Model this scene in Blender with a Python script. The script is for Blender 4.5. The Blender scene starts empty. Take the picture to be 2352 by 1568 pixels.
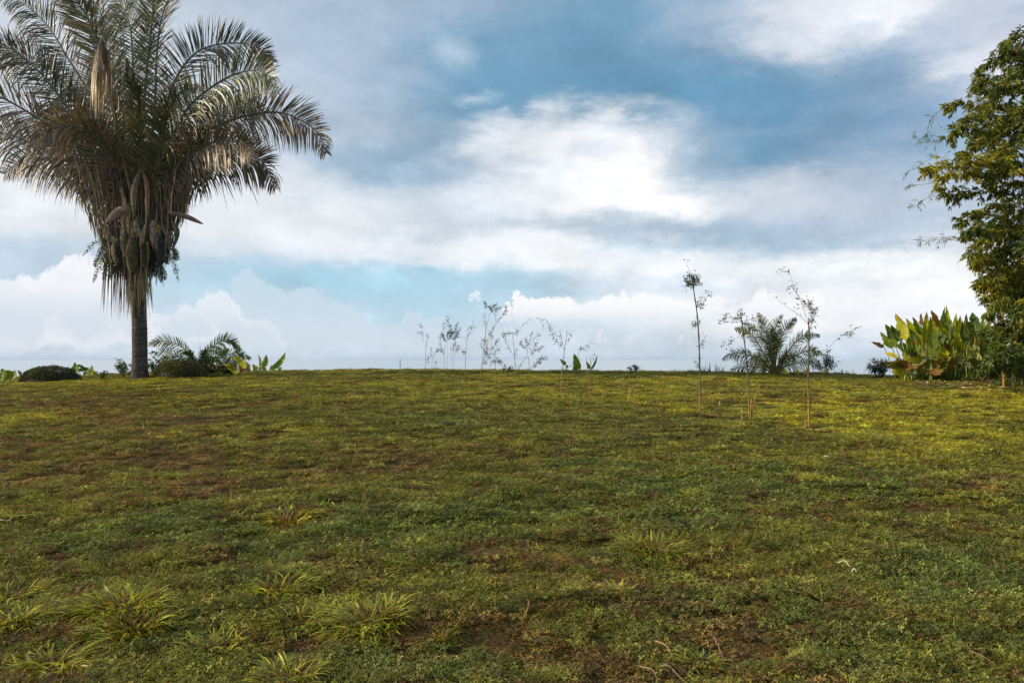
import bpy, math, random
import numpy as np
from mathutils import Vector

random.seed(7)
RNG = np.random.default_rng(11)
SC = bpy.context.scene
COL = SC.collection
R = math.radians

# ------------------------------------------------------------------ camera
F = 1829.6; CX = 1176.0; CY = 784.0; EYE = 1.6; PITCH = R(1.2525)
cam_d = bpy.data.cameras.new('camera'); cam = bpy.data.objects.new('camera', cam_d); COL.objects.link(cam)
cam.location = (0, 0, EYE); cam.rotation_euler = (math.pi/2 + PITCH, 0, 0)
cam_d.sensor_width = 36; cam_d.lens = F/2352*36; cam_d.clip_start = .05; cam_d.clip_end = 80000
SC.camera = cam
SC.view_settings.view_transform = 'Standard'; SC.view_settings.look = 'None'
SC.view_settings.exposure = 0.13; SC.view_settings.gamma = 1; SC.view_settings.use_curve_mapping = False
SUN_AZ = R(-97); SUN_EL = R(21)       # azimuth from +Y towards +X
sd = bpy.data.lights.new('sun', 'SUN'); so = bpy.data.objects.new('sun', sd); COL.objects.link(so)
sd.energy = 5.0; sd.angle = R(1.2); sd.color = (1.0, .84, .60)
sv = Vector((math.sin(SUN_AZ)*math.cos(SUN_EL), math.cos(SUN_AZ)*math.cos(SUN_EL), math.sin(SUN_EL)))
so.rotation_euler = sv.to_track_quat('Z', 'Y').to_euler(); so.location = sv*60
SC.cycles.max_bounces = 6; SC.cycles.diffuse_bounces = 2; SC.cycles.glossy_bounces = 2
SC.cycles.transmission_bounces = 3; SC.cycles.transparent_max_bounces = 4; SC.cycles.caustics_reflective = False


def lin(c):
    return tuple((v/255/12.92 if v/255 <= .04045 else ((v/255+.055)/1.055)**2.4) for v in c)


def ray(X, Y):
    u = (X-CX)/F; v = (CY-Y)/F
    return np.array((u, math.cos(PITCH)-math.sin(PITCH)*v, math.sin(PITCH)+math.cos(PITCH)*v))


def azel(X, Y):
    d = ray(X, Y); d = d/np.linalg.norm(d)
    return math.atan2(d[0], d[1]), math.asin(d[2])


# ------------------------------------------------------------------ sky
def build_world():
    w = bpy.data.worlds.new('World'); SC.world = w; w.use_nodes = True
    nt = w.node_tree; N = nt.nodes; L = nt.links; N.clear()

    def node(t, **k):
        n = N.new(t)
        for a, b in k.items(): setattr(n, a, b)
        return n

    def put(n, i, v):
        if isinstance(v, bpy.types.NodeSocket): L.new(v, n.inputs[i])
        elif v is not None: n.inputs[i].default_value = v

    def M(op, a, b=None, c=None, clamp=False):
        n = node('ShaderNodeMath', operation=op, use_clamp=clamp)
        put(n, 0, a); put(n, 1, b); put(n, 2, c); return n.outputs[0]

    def V(op, a, b=None, scale=None):
        n = node('ShaderNodeVectorMath', operation=op)
        put(n, 0, a); put(n, 1, b)
        if scale is not None: put(n, 3, scale)
        return n.outputs['Value'] if op in ('LENGTH', 'DOT_PRODUCT') else n.outputs[0]

    def MR(v, a, b, c=0., d=1., mode='SMOOTHSTEP'):
        n = node('ShaderNodeMapRange', interpolation_type=mode)
        put(n, 0, v); put(n, 1, a); put(n, 2, b); put(n, 3, c); put(n, 4, d); return n.outputs[0]

    def MIX(f, a, b):
        n = node('ShaderNodeMix', data_type='RGBA'); put(n, 0, f)
        for i, v in ((6, a), (7, b)):
            if isinstance(v, tuple): v = (*v, 1)
            put(n, i, v)
        return n.outputs[2]

    def NOISE(vec, scale, detail=6, rough=.55, col=False):
        n = node('ShaderNodeTexNoise'); put(n, 'Vector', vec); put(n, 'Scale', scale)
        put(n, 'Detail', detail); put(n, 'Roughness', rough)
        return n.outputs['Color' if col else 0]

    tc = node('ShaderNodeTexCoord'); D = V('NORMALIZE', tc.outputs['Generated'])
    sep = node('ShaderNodeSeparateXYZ'); L.new(D, sep.inputs[0])
    az = M('ARCTAN2', sep.outputs[0], sep.outputs[1]); el = M('ARCSINE', sep.outputs[2])
    cmb = node('ShaderNodeCombineXYZ'); L.new(az, cmb.inputs[0]); L.new(el, cmb.inputs[1]); P = cmb.outputs[0]
    DS = V('MULTIPLY', D, (1, 1, 1.7))
    w1 = V('MULTIPLY', V('SUBTRACT', NOISE(DS, 4.2, 7, .6, True), (.5, .5, .5)), (.12, .085, 0))
    w2 = V('MULTIPLY', V('SUBTRACT', NOISE(DS, 17, 9, .66, True), (.5, .5, .5)), (.062, .044, 0))
    P1 = V('ADD', V('ADD', P, w1), w2)
    # fine puffy displacement for the heaped clouds near the horizon
    w3 = V('MULTIPLY', V('SUBTRACT', NOISE(D, 26, 7, .62, True), (.5, .5, .5)), (.062, .05, 0))
    w4 = V('MULTIPLY', V('SUBTRACT', NOISE(D, 75, 6, .6, True), (.5, .5, .5)), (.022, .018, 0))
    P2 = V('ADD', V('ADD', P, w3), w4)
    fib = NOISE(V('MULTIPLY', D, (1, 1, 3.4)), 6.5, 10, .66)
    det = NOISE(DS, 9, 8, .6)

    ramp = node('ShaderNodeValToRGB'); cr = ramp.color_ramp
    stops = [(900, (178, 194, 212)), (826, (180, 196, 214)), (812, (194, 207, 221)), (770, (202, 215, 227)), (690, (184, 209, 224)), (630, (158, 200, 221)),
             (540, (165, 192, 212)), (380, (140, 171, 195)), (100, (122, 160, 188)), (-900, (112, 148, 180))]
    while len(cr.elements) < len(stops): cr.elements.new(.5)
    lo, hi = azel(CX, 900)[1], azel(CX, -900)[1]
    for e, (yy, c) in zip(cr.elements, stops):
        e.position = (azel(CX, yy)[1]-lo)/(hi-lo)
    for e, (yy, c) in zip(cr.elements, stops): e.color = (*lin(c), 1)
    L.new(MR(el, lo, hi, mode='LINEAR'), ramp.inputs[0])
    col = ramp.outputs[0]

    def blob(col, X, Y, rx, ry, ang, c, s, PP=None, nz=.8, soft=(1.45, .15)):
        a, e = azel(X, Y)
        v = V('SUBTRACT', PP or P1, (a, e, 0))
        if ang:
            rn = node('ShaderNodeVectorRotate', rotation_type='Z_AXIS'); L.new(v, rn.inputs['Vector']); rn.inputs['Angle'].default_value = -R(ang); v = rn.outputs[0]
        d = V('LENGTH', V('MULTIPLY', v, (F/rx, F/ry, 0)))
        d = M('MULTIPLY_ADD', fib, -nz*2, M('ADD', d, nz))
        return MIX(MR(d, soft[0], soft[1], 0, s), col, lin(c))

    B = [
        (250, 60, 800, 360, 0, (198, 206, 218), .95), (60, 330, 560, 260, 0, (212, 218, 226), .9), (850, 60, 380, 170, 0, (168, 187, 208), .75),
        (820, 230, 260, 120, 0, (176, 192, 210), .6),
        (560, 500, 660, 110, 0, (228, 231, 236), .95), (100, 470, 420, 110, 0, (224, 228, 233), .9),
        (1540, 235, 540, 200, -6, (100, 148, 178), .97), (1120, 190, 230, 130, 0, (110, 157, 187), .85), (1830, 330, 340, 110, 0, (106, 146, 176), .92),
        (960, 375, 210, 52, 0, (124, 158, 183), .85), (1700, 90, 240, 60, 0, (132, 161, 188), .6),
        (1610, 20, 130, 60, 0, (176, 192, 211), .7), (1830, 10, 170, 90, 0, (212, 218, 228), .9), (1880, 60, 120, 90, 0, (226, 229, 236), .9),
        (2080, 60, 130, 170, 0, (248, 248, 250), .97), (2270, 90, 230, 150, 0, (202, 208, 222), .9), (2230, 180, 130, 50, 0, (232, 233, 239), .85),
        (1990, 190, 190, 60, 30, (132, 160, 189), .85), (2060, 265, 180, 60, 0, (128, 156, 187), .8), (1930, 245, 120, 28, 10, (172, 188, 208), .7),
        (1800, 290, 170, 22, 0, (150, 174, 197), .5),
        (1790, 270, 330, 110, 0, (104, 147, 178), .8), (1980, 330, 230, 50, 0, (132, 163, 190), .7), (2040, 465, 400, 120, 0, (184, 196, 212), .95), (1750, 440, 220, 60, 0, (205, 212, 223), .8), (2100, 380, 200, 40, 0, (166, 183, 203), .6),
        (1160, 460, 260, 120, 0, (196, 209, 222), .75), (1430, 390, 250, 125, 0, (250, 250, 251), 1), (1320, 330, 220, 60, 0, (238, 240, 244), .85),
        (1140, 320, 110, 50, 10, (230, 235, 241), .8), (1290, 450, 260, 60, 0, (228, 232, 238), .8), (1500, 455, 160, 60, 0, (250, 250, 251), .9), (1640, 330, 110, 90, 0, (120, 156, 184), .75),
        (1365, 350, 60, 22, 0, (186, 200, 216), .4), (1050, 120, 55, 46, 0, (198, 213, 228), .75, None, .2, (1.3, -.5)), (1092, 226, 75, 20, 0, (202, 217, 230), .8, None, .2, (1.3, -.5)),
        (1580, 520, 420, 34, -2, (160, 182, 201), .85), (1300, 530, 240, 26, 0, (196, 208, 221), .6), (1930, 575, 330, 36, 0, (158, 177, 198), .8),
        (1210, 590, 300, 60, -4, (251, 251, 252), .95), (1650, 600, 520, 52, -4, (238, 240, 244), .9), (2120, 640, 360, 90, 0, (250, 250, 251), .95),
        (800, 560, 420, 44, -3, (226, 230, 236), .85), (1560, 655, 560, 26, 0, (206, 215, 226), .65), (1900, 650, 180, 24, 0, (218, 224, 232), .6),
        (360, 600, 330, 55, 0, (187, 207, 223), .85), (30, 610, 220, 55, 0, (190, 207, 223), .8), (830, 648, 400, 44, -2, (164, 203, 222), .9),
        (1000, 690, 220, 60, 0, (176, 209, 226), .7), (1750, 705, 480, 60, 0, (236, 238, 242), .85), (2050, 730, 420, 50, 0, (234, 236, 240), .85),
        (1176, 790, 2200, 30, 0, (203, 215, 227), .5)]
    for b in B: col = blob(col, *b)
    # overhead deck beyond the frame: broken grey-white cloud
    puff = NOISE(DS, 8, 9, .66)
    col = V('SCALE', col, None, M('MULTIPLY', MR(puff, .3, .7, .89, 1.13, 'LINEAR'), MR(NOISE(DS, 22, 6, .6), .3, .7, .955, 1.04, 'LINEAR')))
    hi_mask = MR(el, R(24), R(40), 0, .8)
    col = MIX(hi_mask, col, MIX(MR(det, .4, .62), lin((140, 166, 192)), lin((222, 226, 233))))
    side = MR(M('ABSOLUTE', az), R(38), R(60), 0, .75)
    col = MIX(side, col, MIX(MR(fib, .38, .6), lin((165, 185, 205)), lin((232, 234, 238))))

    def heap(col, circles, top, low, y_top, y_bot, alpha, fade_y):
        m = None
        for (X, Y, r) in circles:
            a, e = azel(X, Y)
            q = M('MULTIPLY_ADD', V('LENGTH', V('SUBTRACT', P2, (a, e, 0))), -F/r, 1.0)
            m = q if m is None else M('SMOOTH_MAX', m, q, .25)
        e1, e0 = azel(CX, y_top)[1], azel(CX, y_bot)[1]
        shade = MIX(M('MULTIPLY', MR(el, e1, e0), MR(m, .05, .6, .45, 1)), lin(top), lin(low))
        shade = MIX(MR(det, .56, .40, 0, .35), shade, lin(low))
        al = M('MULTIPLY', MR(m, -.02, .2, 0, alpha), MR(el, azel(CX, fade_y)[1], azel(CX, fade_y-45)[1]))
        return MIX(al, col, shade)

    col = heap(col, [(575, 668, 42), (600, 710, 70), (690, 725, 65), (760, 745, 60), (820, 762, 42), (955, 738, 28), (1000, 765, 40), (900, 775, 40)],
               (199, 217, 229), (200, 214, 226), 640, 740, .75, 812)
    col = heap(col, [(500, 716, 38), (440, 742, 48), (540, 752, 50), (395, 765, 55), (600, 790, 60)],
               (234, 238, 243), (205, 216, 227), 690, 765, .85, 822)
    col = heap(col, [(178, 622, 40), (150, 650, 40), (222, 650, 52), (120, 680, 52), (250, 695, 60), (60, 700, 46), (5, 690, 50), (190, 720, 85), (40, 740, 80), (-60, 690, 60), (-120, 730, 90), (300, 735, 60)],
               (242, 242, 246), (208, 217, 228), 640, 760, .95, 830)
    col = heap(col, [(1188, 680, 15), (1206, 705, 26), (1250, 715, 34), (1165, 722, 20), (1300, 716, 42), (1225, 738, 40), (1355, 732, 45), (1420, 722, 48), (1485, 722, 54), (1555, 735, 60), (1300, 750, 50), (1400, 755, 55), (1500, 755, 60), (1640, 745, 66), (1740, 745, 62), (1850, 745, 66), (1960, 748, 66), (2080, 745, 70)],
               (245, 245, 247), (226, 231, 238), 690, 745, .95, 757)
    col = heap(col, [(1085, 676, 11), (1070, 690, 8), (1100, 690, 8)], (232, 238, 244), (215, 226, 236), 660, 700, .8, 730)
    col = heap(col, [(1380, 783, 12), (1400, 786, 10), (1440, 782, 12), (1560, 784, 14), (1590, 788, 12), (1700, 786, 16), (1300, 786, 14)], (226, 231, 238), (214, 222, 231), 770, 800, .6, 806)
    bg1 = node('ShaderNodeBackground'); bg1.inputs[1].default_value = .1
    sky = node('ShaderNodeTexSky', sky_type='NISHITA'); sky.sun_disc = False; sky.sun_elevation = SUN_EL; sky.sun_rotation = SUN_AZ; L.new(sky.outputs[0], bg1.inputs[0])
    bg2 = node('ShaderNodeBackground'); bg2.inputs[1].default_value = 1.0; L.new(col, bg2.inputs[0])
    mx = node('ShaderNodeMixShader'); mx.inputs[0].default_value = .97
    L.new(bg1.outputs[0], mx.inputs[1]); L.new(bg2.outputs[0], mx.inputs[2])
    out = node('ShaderNodeOutputWorld'); L.new(mx.outputs[0], out.inputs[0])
    w.cycles.sampling_method = 'MANUAL'; w.cycles.sample_map_resolution = 512


build_world()


# ------------------------------------------------------------------ noise and terrain
def vnoise(x, y, seed=0):
    x = np.asarray(x, float); y = np.asarray(y, float)
    xi = np.floor(x).astype(np.int64); yi = np.floor(y).astype(np.int64); xf = x-xi; yf = y-yi

    def h(a, b):
        n = (a*374761393 + b*668265263 + seed*974634777) & 0xffffffff
        n = ((n ^ (n >> 13))*1274126177) & 0xffffffff
        return ((n ^ (n >> 16)) & 0xffff)/65535.
    u = xf*xf*(3-2*xf); v = yf*yf*(3-2*yf)
    return (h(xi, yi)*(1-u)+h(xi+1, yi)*u)*(1-v) + (h(xi, yi+1)*(1-u)+h(xi+1, yi+1)*u)*v


def fbm(x, y, seed=0, octv=4):
    s = 0; a = .5; t = 0
    for k in range(octv):
        s = s+a*vnoise(x*2**k, y*2**k, seed+k*17); t += a; a *= .5
    return s/t


CR_X = np.array([-900, 0, 230, 340, 640, 1000, 1500, 1900, 2100, 2250, 2352, 3200])
CR_Y = np.array([884, 868, 862, 858, 852, 849, 854, 858, 865, 871, 879, 900])
YC_X = np.array([-900, 1400, 1900, 2352, 3200]); YC_V = np.array([31, 31, 29.5, 27, 26])


def ground(x, y):
    x = np.asarray(x, float); y = np.asarray(y, float)
    u = np.clip(x/np.maximum(y, 4.0), -1.2, 1.2); X = CX+u*F
    yc = np.interp(X, YC_X, YC_V)
    row = np.interp(X, CR_X, CR_Y)
    v = (CY-row)/F
    slope = (math.sin(PITCH)+math.cos(PITCH)*v)/(math.cos(PITCH)-math.sin(PITCH)*v)
    zc = EYE+slope*yc-.025
    t = y/yc
    z = (zc+.5)*t-.5*t*t
    tau = t-1
    z2 = zc+(zc-.5)*tau-20*tau*tau
    knee = .14
    z3 = zc+(zc-.5)*knee-20*knee*knee+((zc-.5)-40*knee)*(tau-knee)*.6
    z = np.where(tau > 0, np.where(tau > knee, z3, z2), z)
    z = np.where(y < 0, 0.0, z)
    fade = np.clip((60-y)/20, 0, 1)
    z = z+fade*((fbm(x*.9, y*.9, 3, 3)-.5)*.11+(fbm(x*1.7+3, y*2.6, 8, 2)-.5)*.05+(fbm(x*4.5, y*4.5, 5, 3)-.5)*.055*np.clip((14-y)/8, .3, 1))
    return np.maximum(z, -62.)


def at(X, Y, depth):
    d = ray(X, Y); t = depth/d[1]
    return np.array((d[0]*t, depth, EYE+d[2]*t))


def on_ground(X, Y, far=31.):
    d = ray(X, Y); ys = np.linspace(2.0, far, 1600); t = ys/d[1]
    zz = EYE+d[2]*t; g = ground(d[0]*t, ys)
    k = np.nonzero(zz <= g+.004)[0]
    i = k[0] if len(k) else len(ys)-1
    return np.array((d[0]*t[i], ys[i], g[i]))


def base_at(X, depth):
    d = ray(X, 850); x = d[0]*depth/d[1]
    return np.array((x, depth, float(ground(x, depth))))


# ------------------------------------------------------------------ mesh building
def nrm(v):
    v = np.asarray(v, float); return v/np.maximum(np.linalg.norm(v, axis=-1, keepdims=True), 1e-9)


class MB:
    def __init__(s): s.v = []; s.q = []; s.c = []; s.n = 0

    def add(s, verts, quads, cols):
        verts = np.asarray(verts, float).reshape(-1, 3); cols = np.asarray(cols, float)
        if cols.ndim == 1: cols = np.repeat(cols[None], len(verts), 0)
        s.v.append(verts); s.q.append(np.asarray(quads).reshape(-1, 4)+s.n); s.c.append(cols.reshape(-1, 3)); s.n += len(verts)

    def ribbons(s, P, W, wd, C):
        """P (n,k,3) centre lines, W (n,k) half widths, wd (n,3) or (n,k,3) width direction, C (n,3) or (n,k,3)"""
        n, k, _ = P.shape
        if wd.ndim == 2: wd = wd[:, None, :]
        a = P-wd*W[..., None]; b = P+wd*W[..., None]
        V = np.stack([a, b], 2).reshape(-1, 3)
        if C.ndim == 2: C = np.repeat(C[:, None], k, 1)
        CC = np.repeat(C[:, :, None], 2, 2).reshape(-1, 3)
        i = (np.arange(n)[:, None]*k+np.arange(k-1)[None])*2
        s.add(V, np.stack([i, i+1, i+3, i+2], -1).reshape(-1, 4), CC)

    def tube(s, pts, rad, col, ns=6, wob=0):
        pts = np.asarray(pts, float); k = len(pts); rad = np.broadcast_to(np.asarray(rad, float), (k,))
        T = nrm(np.gradient(pts, axis=0)); ref = np.array((.31, .17, .93)) if abs(T[0][2]) < .9 else np.array((1., .1, 0))
        A = nrm(np.cross(T, ref)); Bv = np.cross(T, A)
        th = np.linspace(0, 2*math.pi, ns, endpoint=False)
        rr = rad[:, None]*(1+wob*(RNG.random((k, ns))-.5))
        V = pts[:, None]+(A[:, None]*np.cos(th)[None, :, None]+Bv[:, None]*np.sin(th)[None, :, None])*rr[..., None]
        i = np.arange(k-1)[:, None]*ns; j = np.arange(ns)[None]; j2 = (j+1) % ns
        Q = np.stack([i+j, i+j2, i+ns+j2, i+ns+j], -1).reshape(-1, 4)
        cc = np.asarray(col, float)
        if cc.ndim == 2: cc = np.repeat(cc[:, None], ns, 1).reshape(-1, 3)
        s.add(V.reshape(-1, 3), Q, cc)

    def mesh(s, name, mat, smooth=True):
        V = np.concatenate(s.v); Q = np.concatenate(s.q); C = np.concatenate(s.c)
        me = bpy.data.meshes.new(name)
        me.vertices.add(len(V)); me.vertices.foreach_set('co', V.astype(np.float32).ravel())
        me.loops.add(len(Q)*4); me.loops.foreach_set('vertex_index', Q.astype(np.int32).ravel())
        me.polygons.add(len(Q)); me.polygons.foreach_set('loop_start', np.arange(0, len(Q)*4, 4, dtype=np.int32))
        me.polygons.foreach_set('loop_total', np.full(len(Q), 4, np.int32)) if False else None
        me.update(calc_edges=True)
        ca = me.color_attributes.new('Col', 'FLOAT_COLOR', 'POINT')
        ca.data.foreach_set('color', np.concatenate([C, np.ones((len(C), 1))], 1).astype(np.float32).ravel())
        if smooth: me.polygons.foreach_set('use_smooth', np.ones(len(Q), bool))
        me.materials.append(mat)
        return me

    def build(s, name, mat, parent=None, smooth=True, kind=None, label=None):
        """vertices are given in world space; the object sits at its parent's origin"""
        if parent is not None:
            off = np.array(parent.get('_org', (0, 0, 0))); s.v = [v-off for v in s.v]
        me = s.mesh(name, mat, smooth)
        o = bpy.data.objects.new(name, me); COL.objects.link(o)
        if parent is not None: o.parent = parent; o['_org'] = tuple(parent.get('_org', (0, 0, 0)))
        if kind: o['kind'] = kind
        if label: o['label'] = label
        return o


def thing(name, label, cat, loc, group=None):
    o = bpy.data.objects.new(name, None); COL.objects.link(o); o.location = tuple(float(a) for a in loc)
    o.empty_display_size = .2
    o['label'] = label; o['category'] = cat; o['_org'] = tuple(float(a) for a in loc)
    if group: o['group'] = group
    return o


def single(mb, name, label, cat, mat, loc, group=None, smooth=True):
    off = np.asarray(loc, float); mb.v = [v-off for v in mb.v]
    o = bpy.data.objects.new(name, mb.mesh(name, mat, smooth)); COL.objects.link(o); o.location = tuple(float(a) for a in loc)
    o['label'] = label; o['category'] = cat
    if group: o['group'] = group
    return o


def curve(pts, n):
    """Catmull-Rom through the control points, n samples"""
    p = np.asarray(pts, float)
    if len(p) == 2: return p[0]+(p[1]-p[0])*np.linspace(0, 1, n)[:, None]
    p = np.vstack([2*p[0]-p[1], p, 2*p[-1]-p[-2]])
    m = len(p)-3; t = np.linspace(0, m-1e-6, n); i = t.astype(int); f = (t-i)[:, None]
    a, b, c, d = p[i], p[i+1], p[i+2], p[i+3]
    return .5*(2*b+(c-a)*f+(2*a-5*b+4*c-d)*f*f+(3*b-a-3*c+d)*f**3)


# ------------------------------------------------------------------ materials
def material(name, trans=0., rough=.6, spec=.3, tint=False, nscale=8., namt=.3, bump=0., bscale=30., attr=True, base=(.2, .2, .2), warm=(1.25, 1.15, .45)):
    m = bpy.data.materials.new(name); m.use_nodes = True; nt = m.node_tree; N = nt.nodes; L = nt.links
    p = N['Principled BSDF']; out = N['Material Output']
    p.inputs['Roughness'].default_value = rough; p.inputs['Specular IOR Level'].default_value = spec
    tc = N.new('ShaderNodeTexCoord')
    if attr:
        a = N.new('ShaderNodeAttribute'); a.attribute_name = 'Col'; c = a.outputs['Color']
    else:
        a = N.new('ShaderNodeRGB'); a.outputs[0].default_value = (*base, 1); c = a.outputs[0]
    nz = N.new('ShaderNodeTexNoise'); nz.inputs['Scale'].default_value = nscale; nz.inputs['Detail'].default_value = 4
    L.new(tc.outputs['Object'], nz.inputs['Vector'])
    mr = N.new('ShaderNodeMapRange'); mr.inputs[1].default_value = .3; mr.inputs[2].default_value = .7; mr.inputs[3].default_value = 1-namt; mr.inputs[4].default_value = 1+namt
    L.new(nz.outputs[0], mr.inputs[0])
    vm = N.new('ShaderNodeVectorMath'); vm.operation = 'SCALE'; L.new(c, vm.inputs[0]); L.new(mr.outputs[0], vm.inputs[3]); c = vm.outputs[0]
    if tint:
        t = N.new('ShaderNodeAttribute'); t.attribute_type = 'INSTANCER'; t.attribute_name = 'tint'
        v2 = N.new('ShaderNodeVectorMath'); v2.operation = 'MULTIPLY'; L.new(c, v2.inputs[0]); L.new(t.outputs['Color'], v2.inputs[1]); c = v2.outputs[0]
    L.new(c, p.inputs['Base Color'])
    if bump:
        nb = N.new('ShaderNodeTexNoise'); nb.inputs['Scale'].default_value = bscale; nb.inputs['Detail'].default_value = 5
        L.new(tc.outputs['Object'], nb.inputs['Vector'])
        b = N.new('ShaderNodeBump'); b.inputs['Strength'].default_value = bump; b.inputs['Distance'].default_value = .02
        L.new(nb.outputs[0], b.inputs['Height']); L.new(b.outputs[0], p.inputs['Normal'])
    if trans:
        tr = N.new('ShaderNodeBsdfTranslucent'); v3 = N.new('ShaderNodeVectorMath'); v3.operation = 'MULTIPLY'
        L.new(c, v3.inputs[0]); v3.inputs[1].default_value = warm; L.new(v3.outputs[0], tr.inputs[0])
        mx = N.new('ShaderNodeMixShader'); mx.inputs[0].default_value = trans
        L.new(p.outputs[0], mx.inputs[1]); L.new(tr.outputs[0], mx.inputs[2]); L.new(mx.outputs[0], out.inputs[0])
    return m


M_GRASS = material('grass_blades', .28, .55, .25, tint=True, nscale=3)
M_TUFT = material('tuft_blades', .35, .5, .35, nscale=20, namt=.2)
M_PALM = material('palm_leaflets', .18, .42, .5, nscale=2, namt=.25, warm=(1.1, 1.1, .6))
M_LEAF = material('green_leaves', .38, .42, .45, nscale=3, namt=.2)
M_BIGLEAF = material('broad_leaves', .45, .55, .2, nscale=6, namt=.22, bump=.25, bscale=14)
M_BAMBOO = material('bamboo_leaves', .36, .42, .45, nscale=1.2, namt=.25, warm=(1.5, 1.2, .25))
M_WOOD = material('stems', 0, .7, .25, nscale=14, namt=.35, bump=.4)
M_BARK = material('palm_bark', 0, .9, .15, nscale=9, namt=.45, bump=.9, bscale=22)
M_DRY = material('dry_fibre', .15, .8, .15, nscale=10, namt=.3, warm=(1.1, 1, .8))


# ------------------------------------------------------------------ the ground sheet and the sea
def build_ground():
    ys = np.concatenate([np.linspace(-14, 0, 20)[:-1], np.linspace(0, 14, 141)[:-1], np.linspace(14, 40, 150)[:-1], np.geomspace(40, 400, 40)])
    xs1 = np.concatenate([np.linspace(0, 8, 60)[:-1], np.linspace(8, 34, 70)[:-1], np.geomspace(34, 900, 30)])
    xs = np.concatenate([-xs1[::-1][:-1], xs1])
    X, Y = np.meshgrid(xs, ys); Z = ground(X, Y)
    V = np.stack([X, Y, Z], -1).reshape(-1, 3); nx = len(xs); ny = len(ys)
    i = (np.arange(ny-1)[:, None]*nx+np.arange(nx-1)[None])
    Q = np.stack([i, i+1, i+nx+1, i+nx], -1).reshape(-1, 4)
    mb = MB(); mb.add(V, Q, (.1, .1, .1))
    m = bpy.data.materials.new('soil_and_thatch'); m.use_nodes = True; N = m.node_tree.nodes; L = m.node_tree.links
    p = N['Principled BSDF']; p.inputs['Roughness'].default_value = .95; p.inputs['Specular IOR Level'].default_value = .1
    tc = N.new('ShaderNodeTexCoord')
    n1 = N.new('ShaderNodeTexNoise'); n1.inputs['Scale'].default_value = 1.1; n1.inputs['Detail'].default_value = 8; L.new(tc.outputs['Object'], n1.inputs['Vector'])
    n2 = N.new('ShaderNodeTexNoise'); n2.inputs['Scale'].default_value = 45; n2.inputs['Detail'].default_value = 6; L.new(tc.outputs['Object'], n2.inputs['Vector'])
    r1 = N.new('ShaderNodeValToRGB'); e = r1.color_ramp.elements
    e[0].position = .35; e[0].color = (.05, .032, .016, 1); e[1].position = .65; e[1].color = (.055, .06, .018, 1)
    r2 = N.new('ShaderNodeValToRGB'); e = r2.color_ramp.elements
    e[0].position = .3; e[0].color = (.45, .45, .45, 1); e[1].position = .7; e[1].color = (1.4, 1.3, 1.1, 1)
    L.new(n1.outputs[0], r1.inputs[0]); L.new(n2.outputs[0], r2.inputs[0])
    mu = N.new('ShaderNodeVectorMath'); mu.operation = 'MULTIPLY'; L.new(r1.outputs[0], mu.inputs[0]); L.new(r2.outputs[0], mu.inputs[1]); L.new(mu.outputs[0], p.inputs['Base Color'])
    b = N.new('ShaderNodeBump'); b.inputs['Strength'].default_value = .8; b.inputs['Distance'].default_value = .02; L.new(n2.outputs[0], b.inputs['Height']); L.new(b.outputs[0], p.inputs['Normal'])
    o = mb.build('ground', m); o['kind'] = 'structure'
    # the sea, far below the edge of the hill
    s = 60000.; mb = MB()
    xs = np.array([-s, -8000, -1500, 0, 1500, 8000, s]); ys = np.array([60, 1500, 8000, s])
    X, Y = np.meshgrid(xs, ys); V = np.stack([X, Y, np.full_like(X, -60.)], -1).reshape(-1, 3)
    i = (np.arange(3)[:, None]*7+np.arange(6)[None]); mb.add(V, np.stack([i, i+1, i+8, i+7], -1).reshape(-1, 4), (.1, .15, .2))
    m = bpy.data.materials.new('sea_water'); m.use_nodes = True; N = m.node_tree.nodes; L = m.node_tree.links
    p = N['Principled BSDF']; p.inputs['Base Color'].default_value = (.46, .54, .62, 1); p.inputs['Roughness'].default_value = .35
    tc = N.new('ShaderNodeTexCoord'); n = N.new('ShaderNodeTexNoise'); n.inputs['Scale'].default_value = .02; n.inputs['Detail'].default_value = 6
    L.new(tc.outputs['Object'], n.inputs['Vector']); b = N.new('ShaderNodeBump'); b.inputs['Strength'].default_value = .5; b.inputs['Distance'].default_value = 3
    L.new(n.outputs[0], b.inputs['Height']); L.new(b.outputs[0], p.inputs['Normal'])
    o = mb.build('sea', m); o['kind'] = 'structure'


build_ground()


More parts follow.
